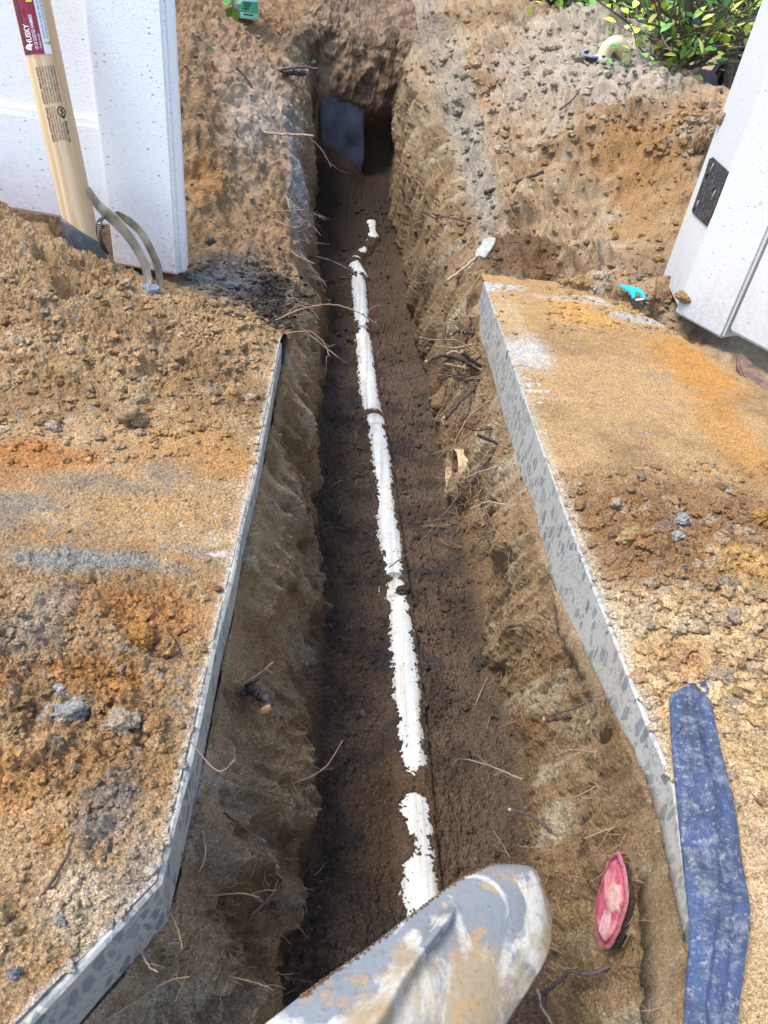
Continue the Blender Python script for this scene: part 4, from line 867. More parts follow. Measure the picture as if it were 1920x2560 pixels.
wv1 = m.n('ShaderNodeTexWave'); wv1.inputs['Scale'].default_value = 150; wv1.inputs['Distortion'].default_value = 1.0; m.l(mp.outputs[0], wv1.inputs['Vector'])
wv2 = m.n('ShaderNodeTexWave'); wv2.wave_type = 'BANDS'; wv2.bands_direction = 'Y'; wv2.inputs['Scale'].default_value = 150; wv2.inputs['Distortion'].default_value = 1.0; m.l(mp.outputs[0], wv2.inputs['Vector'])
wvv = m.math('MULTIPLY', wv1.outputs['Fac'], wv2.outputs['Fac'])
c = m.mix(m.ramp(m.noise(v, 16, 4), [(.35, 0.0), (.65, 1.0)]), srgb(38, 60, 100), srgb(22, 34, 60)); c = m.mix(m.ramp(m.noise(v, 48, 6, .8), [(.50, 0.0), (.74, .6)]), c, srgb(172, 172, 166)); c = m.mix(m.ramp(m.noise(v, 120, 4, .7), [(.56, 0.0), (.70, .7)]), c, srgb(182, 176, 160))
c = m.mix(m.math('MULTIPLY', wvv, .28), c, srgb(120, 146, 190)); c = m.mix(.05, c, srgb(150, 150, 146)); m.base(c); p_ = m.bump(wvv, .0009, .8); m.bump(m.noise(v, 30, 5, .65), .006, .9, p_); HOSE = m.m
mb.build('hose_body', HOSE, hz_)
# turned-over end
e0, e1, e2, e3 = A[0], B[0], B[14], A[22]
mb = MB(); rows = []
for i in range(10):
    r_ = []; g = i/9
    for j in range(12):
        x = j/11; p = A[0].lerp(B[0], x*(.48-.0*g))+(A[16]-A[0])*g*(1-.35*x)+Vector((0, 0, .010+.003*math.sin(x*3)-.004*g)); r_.append(p-ho)
    rows.append(r_)
rb_ = [[q+Vector((0, 0, -.003)) for q in r_] for r_ in rows]; mb.grid(rows); mb.grid(rb_)
mb.build('folded_end', HOSE, hz_)

# ---------- cut red root in the right wall
z5 = lambda x, y: ((1440+x/5.977)/K, (2080+y/5.977)/K)
pc, nc, _ = hit(*z5(500, 1000)); ra_, rb2_, rc_, rd_ = [hit(*z5(*q))[0] for q in ((590, 250), (400, 1780), (250, 1100), (760, 900))]
nrm = Vector((-.80, -.25, .55)).normalized()
def onN(u, v_, pp, nn_):
    d = Vector(ray(u*K, v_*K).tolist()); t = (Vector(pp)-Vector(CAM.tolist())).dot(nn_)/d.dot(nn_); return Vector(CAM.tolist())+d*t
outl = [(590, 315), (655, 430), (700, 640), (722, 860), (712, 1060), (670, 1250), (610, 1450), (520, 1620), (405, 1712), (320, 1620), (278, 1430), (278, 1200), (318, 960), (375, 760), (425, 580), (500, 400)]
cen_ = (500, 1000); nrm = (rb2_-ra_).cross(rd_-rc_).normalized(); nrm = nrm if nrm.dot(Vector(CAM.tolist())-pc) > 0 else -nrm; nrm = (nrm+(Vector(CAM.tolist())-pc).normalized()*.25).normalized(); rr_ = empty('cut_root', pc); tag(rr_, 'thick root cut through showing pink red wood in right wall', 'root'); ro = Vector(pc); pn_ = pc+(Vector(CAM.tolist())-pc).normalized()*.085
m_ = MB(); rows = []; cols_ = []; ring_n = len(outl)*4; ol = smooth_path([Vector((x, y, 0)) for x, y in outl+[outl[0]]], 4)[:-1]
for k, rad in enumerate([0, .12, .25, .38, .5, .62, .74, .84, .90, .94, 1.0, 1.06]):
    row = []
    for q in ol:
        x = lerp(cen_[0], q.x, rad); y = lerp(cen_[1], q.y, rad); h = .003*float(perlin(np.array(x*.012), np.array(y*.005), np.array(1.5)))+.0015*float(perlin(np.array(x*.05), np.array(y*.008), np.array(2.5)))
        if .90 <= rad <= .94: h -= .004
        if rad > 1: h -= .006
        ridge = .004 if (520 < x < 680 and 800 < y < 1180) else 0
        row.append(onN(*z5(x, y), pn_, nrm)+nrm*(h+ridge)-ro)
        base_ = srgb(176, 82, 98)
        f = float(perlin(np.array(x*.010), np.array(y*.0035), np.array(7.5))); base_ = lerp(base_, srgb(206, 138, 134), max(0, min(1, f*2.2+.2)))
        if 510 < x < 670 and 790 < y < 1180: base_ = lerp(base_, srgb(206, 172, 152), .8)
        if x-440+(y-1500)*.28 > -120 and x-440+(y-1500)*.28 < 30 and y > 1180: base_ = lerp(base_, srgb(222, 182, 176), .6)
        if .90 <= rad <= .95: base_ = srgb(112, 44, 58)
        if rad > .95: base_ = srgb(158, 92, 96)
        cols_.append(base_)
    rows.append(row)
m_.grid(rows, True); m_.c = [(*[float(t) for t in q], 1.0) for q in cols_]; m_.build('cut_face', attr_mat('red_wood', .6, .4, 200, .0015), rr_)
m_ = MB(); ctr = onN(*z5(500, 1000), pn_, nrm)
rows = [[onN(*z5(q.x, q.y), pn_, nrm)*(1-k*.0)-nrm*(.002+k*.007)+Vector((.0, .0, -.004*k))-ro for q in ol] for k in range(4)]; m_.grid(rows, True); m_.build('bark', BARK, rr_)

# ---------- roots sticking out of the walls
def root(name, pts, r0, r1, label, cat='root', mat=BARK, lift=0.0, t0=None, group=None, branches=0, tip=None, n=8, drift=0.0):
    """pts: sketch pixels from where it leaves the earth; lift: fraction nearer to the viewer by its free end"""
    p, nr, t = hit(*pts[0])
    if t0: t = t0
    W = []; cum = [0]
    for a, b in zip(pts[:-1], pts[1:]): cum.append(cum[-1]+math.hypot(b[0]-a[0], b[1]-a[1]))
    for q, c_ in zip(pts, cum):
        f = c_/max(cum[-1], 1e-6); W.append(at(*q, t*(1-lift*f-.004)))
    k = pxm(p); path = smooth_path([W[0]+(W[0]-W[1]).normalized()*min(.02, 3*r0*k)]+W, 7)
    path = [q+Vector([random.uniform(-1, 1)*r0*k*.35 for _ in range(3)]) for q in path]
    o_ = empty(name, W[0]) if (branches or tip) else None; off = W[0]
    mb_ = MB(); mb_.tube([q-off for q in path], lambda s_: k*lerp(r0, r1, s_), n, .12)
    if o_ is None:
        ob = mb_.build(name, mat); ob.location = off; tag(ob, label, cat, group); return ob
    main = mb_.build('root_stem', mat, o_)
    if tip:
        m2 = MB(); a = path[-1]-off; d = (path[-1]-path[-3]).normalized(); m2.tube([a-d*.002, a+d*k*r1*.7], k*r1*1.02, n, .15); m2.build('cut_end', CUTW, o_)
    for b_ in range(branches):
        i = random.randint(len(path)//3, len(path)-2); a = path[i]-off; L_ = k*random.uniform(25, 60); d = (path[i+1]-path[i]).normalized(); sd_ = Vector([random.uniform(-1, 1) for _ in range(3)]); d = (d+.9*sd_).normalized(); q = [a]
        for s_ in range(5): d = (d+.5*Vector([random.uniform(-1, 1) for _ in range(3)])).normalized(); q.append(q[-1]+d*L_/5)
        m2 = MB(); m2.tube(smooth_path(q, 3), lambda s_: k*lerp(r1*.7, .35, s_), 5); m2.build('rootlet', mat, o_)
    tag(o_, label, cat, group); return o_
ROOTS = [
 ('root', [(1015, 700), (1000, 735), (996, 765)], 2.6, 1.4, 'vertical grey twig left of the slab far corner', BARK, .015, 1, 0),
 ('root', [(1022, 720), (990, 716), (975, 722)], 5, 4.2, 'short thick grey stub left of the slab far corner', BARK, .015, 0, 1),
 ('root', [(1030, 815), (1000, 822), (975, 812), (950, 818)], 3.4, 1.6, 'wavy brown root just below the short pale stub', BARK, .02, 2, 0),
 ('root', [(1015, 745), (980, 752), (945, 748)], 2.8, 1.4, 'straight pale rootlet crossing above the reddish root', BARKP, .02, 1, 0),
 ('root', [(1050, 870), (1010, 905), (985, 950), (975, 985)], 2.6, 1.3, 'brown root hanging below the straight purple root', FINE, .015, 4, 0),
 ('root', [(1070, 1010), (1035, 1020), (1000, 1035)], 2.8, 1.3, 'pale fibrous root right of the sawn pipe end', FINE, .015, 4, 0),
 ('root', [(1090, 1090), (1050, 1085), (1015, 1100)], 2.8, 1.3, 'fan of pale rootlets below the sawn pipe end', BARKP, .015, 5, 0),
 ('root', [(1060, 925), (1030, 930), (1005, 922)], 2.6, 1.3, 'reddish rootlet above the sawn pipe end', BARK, .015, 3, 0),
 ('cut_root', [(533, 1490), (552, 1492), (570, 1508), (577, 1528)], 14, 13, 'thick curved dark root stub snapped off on left trench wall', BARKD, .02, 0, 1),
 ('root', [(534, 1478), (556, 1468), (580, 1448)], 4, 2, 'bent dark twig just above the thick curved root stub', BARKD, .03, 1, 0),
 ('root', [(604, 152), (640, 146), (690, 148)], 4, 2.5, 'thin dark twig above the stub on far left rim', BARKD, .01, 0, 0),
 ('root', [(612, 158), (640, 157), (662, 157)], 7, 6.5, 'short thick dark root stub high on far left wall', BARKD, .005, 0, 1),
 ('root', [(664, 158), (662, 170), (657, 184)], 2.5, 1.6, 'pale peeled twig hanging at the far left rim', BARKP, .005, 0, 0),
 ('stick', [(576, 287), (610, 290), (640, 291), (678, 293)], 3, 2.4, 'straight grey stick poking from left bank across the far trench', BARKP, .03, 0, 0),
 ('root', [(660, 292), (690, 318), (708, 345), (716, 362)], 2.2, 1.4, 'long dark root drooping into the far end of the trench', BARKD, .03, 1, 0),
 ('root', [(680, 190), (700, 230), (706, 270), (710, 305)], 2.4, 1.4, 'dark root hanging before the grey block', BARKD, .01, 0, 0),
 ('root', [(600, 456), (630, 455), (660, 452)], 2, 1, 'thin twig crossing the pale strip of left wall, topmost', FINE, .02, 2, 0),
 ('root', [(600, 480), (640, 492), (662, 476)], 2.4, 1, 'forked thin root below the topmost twig on the left rim', FINE, .02, 2, 0),
 ('root', [(620, 540), (650, 556), (680, 570)], 2, 1.2, 'pale thin root slanting down over left floor edge', FINE, .02, 1, 0),
 ('root', [(670, 553), (710, 562), (745, 578), (770, 596)], 3, 2.4, 'long black root arching from left wall over to the pipe', BARKD, .0, 0, 0),
 ('root', [(740, 600), (770, 601), (800, 600)], 2.5, 1.8, 'straight dark twig lying across the pipe near its far end', BARKD, .0, 0, 0),
 ('root', [(600, 690), (650, 668), (700, 658), (740, 662), (780, 678), (815, 700)], 2.4, 1.1, 'very long pale root arching over the trench above the pipe', FINE, .02, 2, 0),
 ('root', [(640, 700), (690, 740), (730, 772)], 2.6, 1.3, 'brown root sagging from dark debris beside left slab corner', FINE, .03, 3, 0),
 ('root', [(620, 720), (668, 716), (700, 742), (712, 770)], 2.0, 1.0, 'looping root below the left rim debris', FINE, .02, 3, 0),
 ('root', [(1020, 790), (985, 772), (950, 768), (922, 782)], 7, 4.5, 'thick reddish root jutting left below the right slab corner', BARK, .02, 1, 1),
 ('root', [(1040, 800), (1010, 780), (985, 760), (965, 765)], 4, 3, 'pale bent root lying over the thick reddish one', BARKP, .025, 0, 0),
 ('root', [(1035, 790), (1012, 772), (998, 762)], 6, 5, 'brown root segment beside the slab at root tangle', BARK, .02, 0, 1),
 ('root', [(1000, 795), (975, 790), (960, 788)], 4.2, 4, 'short pale root stub with cut end in the tangle', BARKP, .02, 0, 1),
 ('root', [(1030, 825), (960, 805), (900, 812), (845, 824)], 2.6, 1.2, 'long dark root reaching left toward the pipe', BARKD, .02, 2, 0),
 ('root', [(1025, 840), (995, 865), (972, 893), (960, 905)], 5.5, 4.5, 'straight purple brown root pointing down from right rim', BARK, .02, 0, 1),
 ('root', [(965, 898), (955, 905), (960, 918)], 2.4, 1.2, 'curled peeled bark strip at the end of straight root', BARKP, .03, 0, 0),
 ('root', [(1010, 730), (985, 700), (965, 690)], 2.4, 1.2, 'thin twig rising left of the slab far corner', FINE, .02, 2, 0),
 ('root', [(1025, 760), (985, 735), (938, 735), (905, 728)], 2.4, 1.2, 'forked twig reaching left above the root tangle', FINE, .02, 3, 0),
 ('root', [(1060, 985), (1010, 1050), (960, 1110), (900, 1180), (840, 1225)], 3.6, 1.4, 'very long dark root slanting from right wall down to the pipe', BARKD, .015, 2, 0),
 ('root', [(1075, 960), (1045, 945), (1030, 940)], 4.5, 4, 'short grey twig stub under right slab', BARK, .02, 0, 1),
 ('root', [(1230, 1545), (1205, 1550), (1175, 1556)], 8, 6, 'knobbly dark root with split pale end beneath right slab', BARK, .015, 1, 1),
 ('root', [(1262, 1520), (1225, 1535), (1190, 1545)], 3.6, 2.4, 'thin root above the knobbly split root', BARK, .015, 1, 0),
 ('root', [(1180, 1788), (1160, 1770), (1130, 1755), (1100, 1750)], 5, 3.6, 'smooth curved root tip poking left above the shovel', BARK, .02, 0, 1),
 ('root', [(1345, 1985), (1366, 2002), (1378, 2018)], 6.5, 5.5, 'grey split root stub right of the red cut root', BARK, .01, 0, 0),
 ('root', [(1315, 2088), (1270, 2105), (1232, 2098), (1200, 2125), (1165, 2152), (1150, 2158)], 5.5, 4, 'black and copper root with peeled bark right of the shovel', BARKD, .02, 1, 0),
 ('root', [(1165, 2150), (1172, 2180), (1192, 2212), (1200, 2260)], 4, 3, 'dark root dropping at bottom edge beside the shovel', BARKD, .0, 0, 0),
 ('root', [(1100, 1850), (1080, 1815), (1065, 1795)], 2.4, 1.0, 'thin stiff twig standing behind the shovel tip', FINE, .02, 2, 0),
 ('root', [(1120, 1680), (1060, 1655), (1010, 1640)], 2.8, 1.2, 'feathery rootlets on the floor below the right wall', FINE, .01, 5, 0),
 ('root', [(1050, 1470), (1020, 1540), (1010, 1590)], 1.8, 1.0, 'hair thin root hanging over right floor edge', FINE, .01, 1, 0),
 ('root', [(1270, 1560), (1290, 1530), (1290, 1505)], 3, 2.2, 'upright pale root under slab edge', BARKP, .01, 0, 0),
 ('root', [(1320, 1790), (1290, 1800), (1262, 1812)], 2.6, 1.2, 'spray of pinkish rootlets above the red cut root', FINE, .01, 5, 0),
 ('root', [(1285, 1700), (1240, 1722), (1200, 1725)], 2.2, 1.0, 'long wiry root across the lower right wall', FINE, .01, 2, 0),
 ('root', [(1280, 1625), (1235, 1620), (1200, 1632)], 2.4, 1.2, 'pale wiry root below the knobbly split root', FINE, .01, 2, 0),
 ('root', [(625, 1430), (600, 1425), (608, 1500), (595, 1560), (582, 1640)], 2.6, 1.6, 'long pale root hanging down the left wall', FINE, .01, 2, 0),
 ('root', [(580, 1960), (520, 1965), (475, 1975)], 6, 2.2, 'reddish bundle of roots on lower left wall', BARK, .01, 6, 0),
 ('root', [(545, 1975), (585, 1935), (600, 1900)], 3, 1.4, 'forked root rising from the reddish bundle', FINE, .015, 4, 0),
 ('root', [(490, 1760), (530, 1790), (575, 1820)], 3, 1.8, 'dark slanting root below the left slab edge', BARK, .015, 2, 0),
 ('root', [(438, 1800), (443, 1850), (430, 1885)], 3.2, 1.6, 'short white root hanging just below left slab edge', BARKP, .005, 0, 0),
 ('root', [(445, 1935), (520, 1930), (560, 1938)], 2.4, 1.2, 'thin root starting at the slab corner', FINE, .01, 2, 0),
 ('root', [(365, 1965), (385, 2010), (395, 2050)], 3, 1.5, 'pale root dangling under the slab corner', BARKP, .01, 1, 0),
 ('root', [(300, 2040), (320, 2085), (340, 2100)], 3.4, 1.6, 'short pale root under the diagonal slab edge', BARKP, .01, 1, 0),
 ('root', [(230, 2200), (300, 2160), (360, 2120), (410, 2110)], 3.4, 1.6, 'long grey root along the bottom left wall', FINE, .01, 3, 0),
 ('root', [(410, 2050), (400, 2110), (378, 2165)], 2.6, 1.4, 'thin root hanging at bottom left', FINE, .01, 2, 0),
 ('root', [(500, 2110), (560, 2125), (590, 2140)], 2.6, 1.2, 'rootlets beside the deep lower left floor', FINE, .01, 3, 0),
 ('root', [(410, 1600), (470, 1665), (510, 1640)], 2.2, 1.1, 'wiry root arching under left slab edge', FINE, .01, 2, 0),
 ('root', [(520, 1480), (560, 1455), (590, 1430)], 2.4, 1.1, 'slender root pointing up beside the dark stub', FINE, .01, 1, 0),
 ('root', [(640, 1690), (700, 1660), (740, 1600)], 1.8, .9, 'hair thin root over lower left floor', FINE, .01, 1, 0),
 ('root', [(975, 465), (940, 470), (905, 455)], 2.4, 1.2, 'thin dark root from far right wall', BARKD, .01, 1, 0),
 ('root', [(1010, 480), (960, 468), (900, 455)], 2.2, 1.0, 'long thin root across the right wall face', BARKD, .01, 1, 0),
 ('root', [(1030, 555), (1000, 582), (965, 606)], 4, 3.4, 'pale peeled stick below the white flake', BARKP, .015, 0, 1),
 ('root', [(1035, 600), (1010, 640), (1005, 690)], 2.4, 1.2, 'thin root hanging beside the slab far corner', FINE, .01, 3, 0),
 ('root', [(845, 480), (820, 520), (812, 560)], 2, 1.2, 'thin dark root standing by the far pipe fitting', BARKD, .0, 2, 0),
 ('root', [(835, 600), (825, 630), (822, 660)], 3.0, 1.8, 'dark root curving near the far pipe', BARKD, .0, 1, 0),
 ('stick', [(1057, 412), (1110, 395), (1176, 369)], 4.5, 4.0, 'weathered grey stick lying on the right sand bank', BARK, .004, 0, 0),
 ('stick', [(1215, 232), (1240, 212), (1254, 190)], 2.5, 1.5, 'small dark twig on the far right spoil', BARKD, .004, 0, 0),
 ('root', [(737, 0), (734, 60), (731, 110), (733, 142)], 2.4, 1.6, 'thin dark root trailing down the bank behind the trench', BARKD, .004, 1, 0),
 ('root', [(515, 150), (540, 180), (552, 212)], 2.4, 1.6, 'thin dark twig on the left bank near fallen leaves', BARKD, .003, 0, 0),
 ('root', [(460, 140), (475, 230), (482, 285)], 2.2, 1.2, 'long thin root on left bank beside the fence edge', BARK, .003, 1, 0),
 ('twig', [(98, 1925), (140, 1860), (160, 1800)], 5, 3.6, 'sand crusted twig on the left heap near the front', BARK, .004, 1, 0),
 ('twig', [(255, 755), (285, 790), (305, 815)], 2.2, 1.4, 'thin pale twig on the clumpy left sand', BARKP, .004, 0, 0),
]
for nm, pts, r0, r1, lb, mt, lf, br, tp in ROOTS: root(nm, pts, r0/1.15, r1/1.15, lb, 'stick' if nm == 'stick' else 'root' if 'root' in nm else 'twig', mt, lf, None, None, br, bool(tp))
# fine hairs all over the walls: nobody could count them
mb = MB(); rs = random.Random(4)
zones = [((640, 1000), (700, 1500), 26), ((470, 1500), (640, 2150), 220), ((960, 900), (1100, 1200), 220), ((1050, 1200), (1300, 1700), 120), ((1150, 1700), (1420, 2200), 130), ((600, 430), (680, 760), 110), ((960, 690), (1060, 920), 200), ((640, 1550), (700, 2000), 30), ((250, 2050), (560, 2200), 90), ((900, 300), (1000, 650), 30), ((700, 700), (820, 1200), 10)]
for (x0, y0), (x1, y1), n in zones:
    for _ in range(n):
        u, v_ = rs.uniform(x0, x1), rs.uniform(y0, y1); p, nr, t = hit(u, v_)
        if t > 9 or (nr.z > .8 and p.z > -.3) or HITOB.name != 'ground': continue
        k = pxm(p); L_ = k*rs.uniform(12, 55); d = (nr+Vector((rs.uniform(-1, 1), rs.uniform(-1, 1), rs.uniform(-.9, .4)))*.9).normalized(); q = [p-d*.004]
        for s_ in range(6): d = (d+.42*Vector((rs.uniform(-1, 1), rs.uniform(-1, 1), rs.uniform(-1, .8)))).normalized(); q.append(q[-1]+d*L_/6)
        r_ = k*rs.uniform(.7, 1.5); mb.tube(q, lambda s: r_*lerp(1, .4, s), 4)
        if rs.random() < .5:
            a = q[3]; d2 = (d+Vector((rs.uniform(-1, 1), rs.uniform(-1, 1), rs.uniform(-1, 1)))).normalized(); mb.tube([a, a+d2*L_*.2, a+d2*L_*.35+Vector((0, 0, -.1*L_))], r_*.5, 4)
o = mb.build('fine_roots', FINE); tag(o, 'hair fine rootlets bristling from both trench walls', 'rootlets', kind='stuff')

# ---------- stones and clods that stand out
STN = [(283, 893, 38, (1, .8, .75), (190, 160, 120), 'large round pale clod on the left sand heap', 'clod'), (305, 862, 17, (1, .8, .7), (196, 172, 138), 'small pale clod touching top of the large round one', 'clod'),
 (118, 920, 17, (1.2, .8, .7), (200, 176, 150), 'pale clod left of the large round clod', 'clod'), (95, 905, 20, (1.1, .8, .6), (176, 140, 96), 'tan clod farthest left in the middle sand', 'clod'),
 (150, 1527, 44, (1.25, .75, .6), (146, 142, 134), 'big flat grey stone on the orange sand', 'stone'), (262, 1553, 36, (1, .9, .7), (158, 138, 116), 'brown and grey stone right of the big grey stone', 'stone'),
 (333, 1562, 26, (1, .9, .7), (186, 142, 92), 'orange clod right of the brown and grey stone', 'clod'), (335, 1600, 22, (1.2, .8, .6), (190, 156, 112), 'tan clod below the orange clod', 'clod'),
 (130, 1480, 18, (1, .8, .6), (160, 156, 148), 'small pale grey stone above the big grey stone', 'stone'), (310, 1370, 30, (1, .9, .8), (178, 126, 68), 'orange lump by itself above the stones', 'clod'),
 (360, 1395, 26, (1, .9, .8), (176, 136, 88), 'tan lump right of the orange lump', 'clod'), (95, 640, 17, (1.4, .6, .5), (196, 168, 132), 'flat pale clod below the two holes in sand', 'clod'),
 (130, 1985, 14, (1, .8, .7), (140, 136, 128), 'small grey stone close to lower left edge', 'stone'), (30, 2100, 16, (1, .9, .7), (120, 120, 124), 'dark grey stone in the bottom left corner', 'stone'),
 (1358, 1157, 31, (1.1, .75, .7), (196, 162, 110), 'round yellow stone on the right slab sand', 'stone'), (1640, 1112, 26, (1.4, .6, .6), (196, 146, 82), 'orange stone at the right edge', 'stone'),
 (1472, 1120, 17, (1, .9, .9), (150, 146, 142), 'grey stone right of the yellow stone', 'stone'), (1463, 1155, 14, (1, .9, .8), (168, 162, 152), 'small grey stone under the grey stone', 'stone'),
 (1438, 1135, 17, (1, .8, .7), (150, 132, 112), 'brown clod between yellow and grey stones', 'clod'), (1524, 1430, 15, (1.1, .9, .8), (168, 162, 158), 'grey pebble beside the hose end', 'stone'),
 (1553, 1455, 25, (1.2, .8, .7), (196, 172, 140), 'tan clod right of the hose end', 'clod'), (1590, 1525, 30, (1, .9, .7), (190, 166, 136), 'big tan clod right of the blue hose', 'clod'),
 (1535, 1478, 10, (1.2, .9, .8), (176, 168, 158), 'little pebble touching the hose', 'stone'), (1550, 1030, 7, (1.3, .8, .7), (216, 194, 152), 'tiny pale pebble on the smooth stained slab', 'stone'), (1558, 1045, 7, (1.3, .8, .7), (220, 200, 160), 'tiny yellow pebble below the pale one', 'stone'),
 (1580, 1062, 9, (1.3, .9, .7), (190, 180, 168), 'grey pebble on the stained slab', 'stone'), (1218, 609, 11, (1.2, .8, .7), (206, 170, 110), 'leftmost yellow clod on far slab edge', 'clod'), (1247, 610, 17, (1.1, .9, .9), (192, 158, 108), 'largest yellow clod on far slab edge', 'clod'),
 (1270, 612, 14, (1, .9, .9), (186, 152, 106), 'yellow clod third along far slab edge', 'clod'), (1313, 618, 10, (1, .9, .8), (190, 160, 116), 'small clod left of the cyan pick', 'clod'), (1375, 595, 16, (1.2, .9, .7), (160, 140, 118), 'brown clod behind the cyan pick', 'clod'),
 (1005, 165, 12, (1, 1, .9), (170, 160, 132), 'rounded pale stone on the far right bank', 'stone'), (1560, 255, 14, (1, .9, .9), (196, 170, 134), 'clod beside the gate top of bank', 'clod'), (1420, 560, 14, (1, .9, .8), (200, 158, 104), 'yellow clod near the bottom of the gate post', 'clod'),
 (1510, 305, 24, (.9, .8, 1.1), (176, 142, 104), 'upright brown clod on crest near the gate', 'clod'), (1475, 640, 16, (1.2, .9, .7), (178, 142, 100), 'clod at the foot of the gate', 'clod'), (1230, 1455, 12, (1, .9, .9), (190, 170, 140), 'pale clod on the slab edge', 'clod'),
 (470, 1270, 10, (1, .8, .6), (150, 120, 84), 'brown clod near the left slab edge', 'clod'), (705, 1310, 12, (1.3, .8, .6), (96, 96, 100), 'grey clay lump on trench floor at left', 'clod'), (755, 1580, 10, (1.2, .8, .6), (84, 84, 88), 'grey clay lump left of the pipe', 'clod'), (870, 1272, 14, (1.3, .8, .6), (92, 72, 54), 'dark clod against the pipe joint', 'clod'), (1010, 1785, 12, (1.2, .9, .6), (100, 78, 58), 'brown clod on floor above the shovel', 'clod'),
 (455, 520, 10, (1, .9, .8), (84, 90, 84), 'dark green grey pebble on the bank by the fence', 'stone'), (484, 655, 17, (1, .9, .8), (176, 150, 116), 'pale clod on the crest by dark debris', 'clod')]
for i, (u, v_, r, sq, cl, lb, ct) in enumerate(STN):
    p, nr, t = hit(u, v_+r*.3); k = pxm(p); mb = MB(); c0 = srgb(*cl)
    blob(mb, Vector((0, 0, 0)), r*k*.92, i*1.7+3, sq, c0*min(1.7 if ct == 'stone' else 1.3, .60/float(c0.max())), 4, .42, random.uniform(0, 3), .34)
    o = mb.build(ct, STONE if ct == 'stone' else LUMP, None); o.location = p+Vector((0, 0, r*k*sq[2]*.30)); tag(o, lb, ct)
# crumbs and loose lumps: uncountable
def lumps(name, zones, label, cat, pal, seed):
    rs = random.Random(seed)
    def templ(sub):
        bm = bmesh.new(); bmesh.ops.create_icosphere(bm, subdivisions=sub, radius=1); A_ = np.array([v.co[:] for v in bm.verts]); F_ = np.array([[v.index for v in f.verts] for f in bm.faces]); bm.free(); out = []
        for k in range(14):
            d = 1+.95*fbm(A_[:, 0]+k*5, A_[:, 1], A_[:, 2], 1.2, 2)+.75*fbm(A_[:, 0]+k*5, A_[:, 1], A_[:, 2], 3.3, 3, .6); out.append(A_*d[:, None]*np.array([1.1, .85, .62]))
        return out, F_
    tmS, FS = templ(2); tmB, FB = templ(3)
    VV = []; FF = []; CC = []; n0 = 0
    for (x0, y0), (x1, y1), n, a, b in zones:
        for _ in range(n):
            u, v_ = rs.uniform(x0, x1), rs.uniform(y0, y1); p, nr, t = hit(u, v_)
            if t > 14 or nr.z < .25 or HITOB.name not in ('ground', 'sand_heap', 'sand_layer'): continue
            if cat != 'crumbs' and p.z < -.2: continue
            ww = rs.random()**3.2; r = pxm(p)*(a+(b-a)*ww); big = (a+(b-a)*ww) > 6.0; TM, F0 = (tmB, FB) if big else (tmS, FS)
            T = TM[rs.randrange(14)]*r; an = rs.uniform(0, 6.3); ca, sa = math.cos(an), math.sin(an)
            T = np.stack([T[:, 0]*ca-T[:, 1]*sa, T[:, 0]*sa+T[:, 1]*ca, T[:, 2]], 1)+np.array(p+nr*r*.12)
            c_ = soilcol()*rs.uniform(.92, 1.22)
            if rs.random() < .16: c_ = lerp(c_, srgb(*pal[rs.randrange(len(pal))])*rs.uniform(.8, 1.1), .6)
            VV.append(T); FF.append(F0+n0); CC.append(np.tile(np.array([*c_, 1], np.float32), (len(T), 1))); n0 += len(T)
    me = bpy.data.meshes.new(name); V_ = np.concatenate(VV); F_ = np.concatenate(FF)
    me.vertices.add(len(V_)); me.vertices.foreach_set('co', V_.astype(np.float32).ravel()); me.loops.add(F_.size); me.loops.foreach_set('vertex_index', F_.astype(np.int32).ravel())
    me.polygons.add(len(F_)); me.polygons.foreach_set('loop_start', np.arange(0, F_.size, 3, dtype=np.int32)); me.polygons.foreach_set('use_smooth', np.ones(len(F_), bool)); me.materials.append(LUMP)
    at_ = me.color_attributes.new('Col', 'FLOAT_COLOR', 'POINT'); at_.data.foreach_set('color', np.concatenate(CC).ravel()); me.update(calc_edges=True)
    o = bpy.data.objects.new(name, me); C.objects.link(o); tag(o, label, cat, kind='stuff')
lumps('loose_sand_lumps', [((0, 560), (600, 1000), 1300, 2, 12), ((0, 1280), (440, 2100), 1500, 2.5, 13), ((0, 1000), (600, 1280), 200, 1.5, 6), ((1200, 1000), (1659, 1350), 1000, 2, 13), ((1380, 1250), (1659, 1750), 800, 3, 22), ((1450, 1300), (1659, 2200), 350, 2, 9), ((1180, 590), (1470, 720), 500, 1.5, 8), ((1070, 620), (1600, 1000), 160, 1.2, 4)],
      'crumbs and small lumps of sand lying on both slabs', 'sand lumps', [(176, 140, 98), (190, 158, 118), (160, 124, 84), (186, 134, 78), (200, 178, 146), (156, 148, 140), (140, 108, 76)], 1)
lumps('loose_spoil', [((400, 60), (640, 600), 450, 1.2, 6), ((850, 20), (1560, 600), 1500, 1.2, 8), ((960, 100), (1450, 330), 450, 2, 12), ((400, 560), (640, 740), 400, 1.5, 8), ((1430, 220), (1560, 340), 150, 3, 13)],
      'small lumps of dug earth scattered on the banks beyond the slabs', 'spoil', [(176, 150, 118), (192, 170, 142), (156, 128, 96), (172, 160, 146), (140, 110, 78), (186, 146, 98)], 2)
lumps('floor_crumbs', [((650, 430), (1120, 800), 900, 1, 7), ((650, 800), (1150, 1200), 1000, 1.2, 7), ((650, 1200), (1250, 2200), 2300, 1.5, 9)], 'dark damp crumbs of soil over the trench floor', 'crumbs', [(92, 70, 52), (76, 58, 44), (104, 82, 60), (70, 62, 56)], 3)

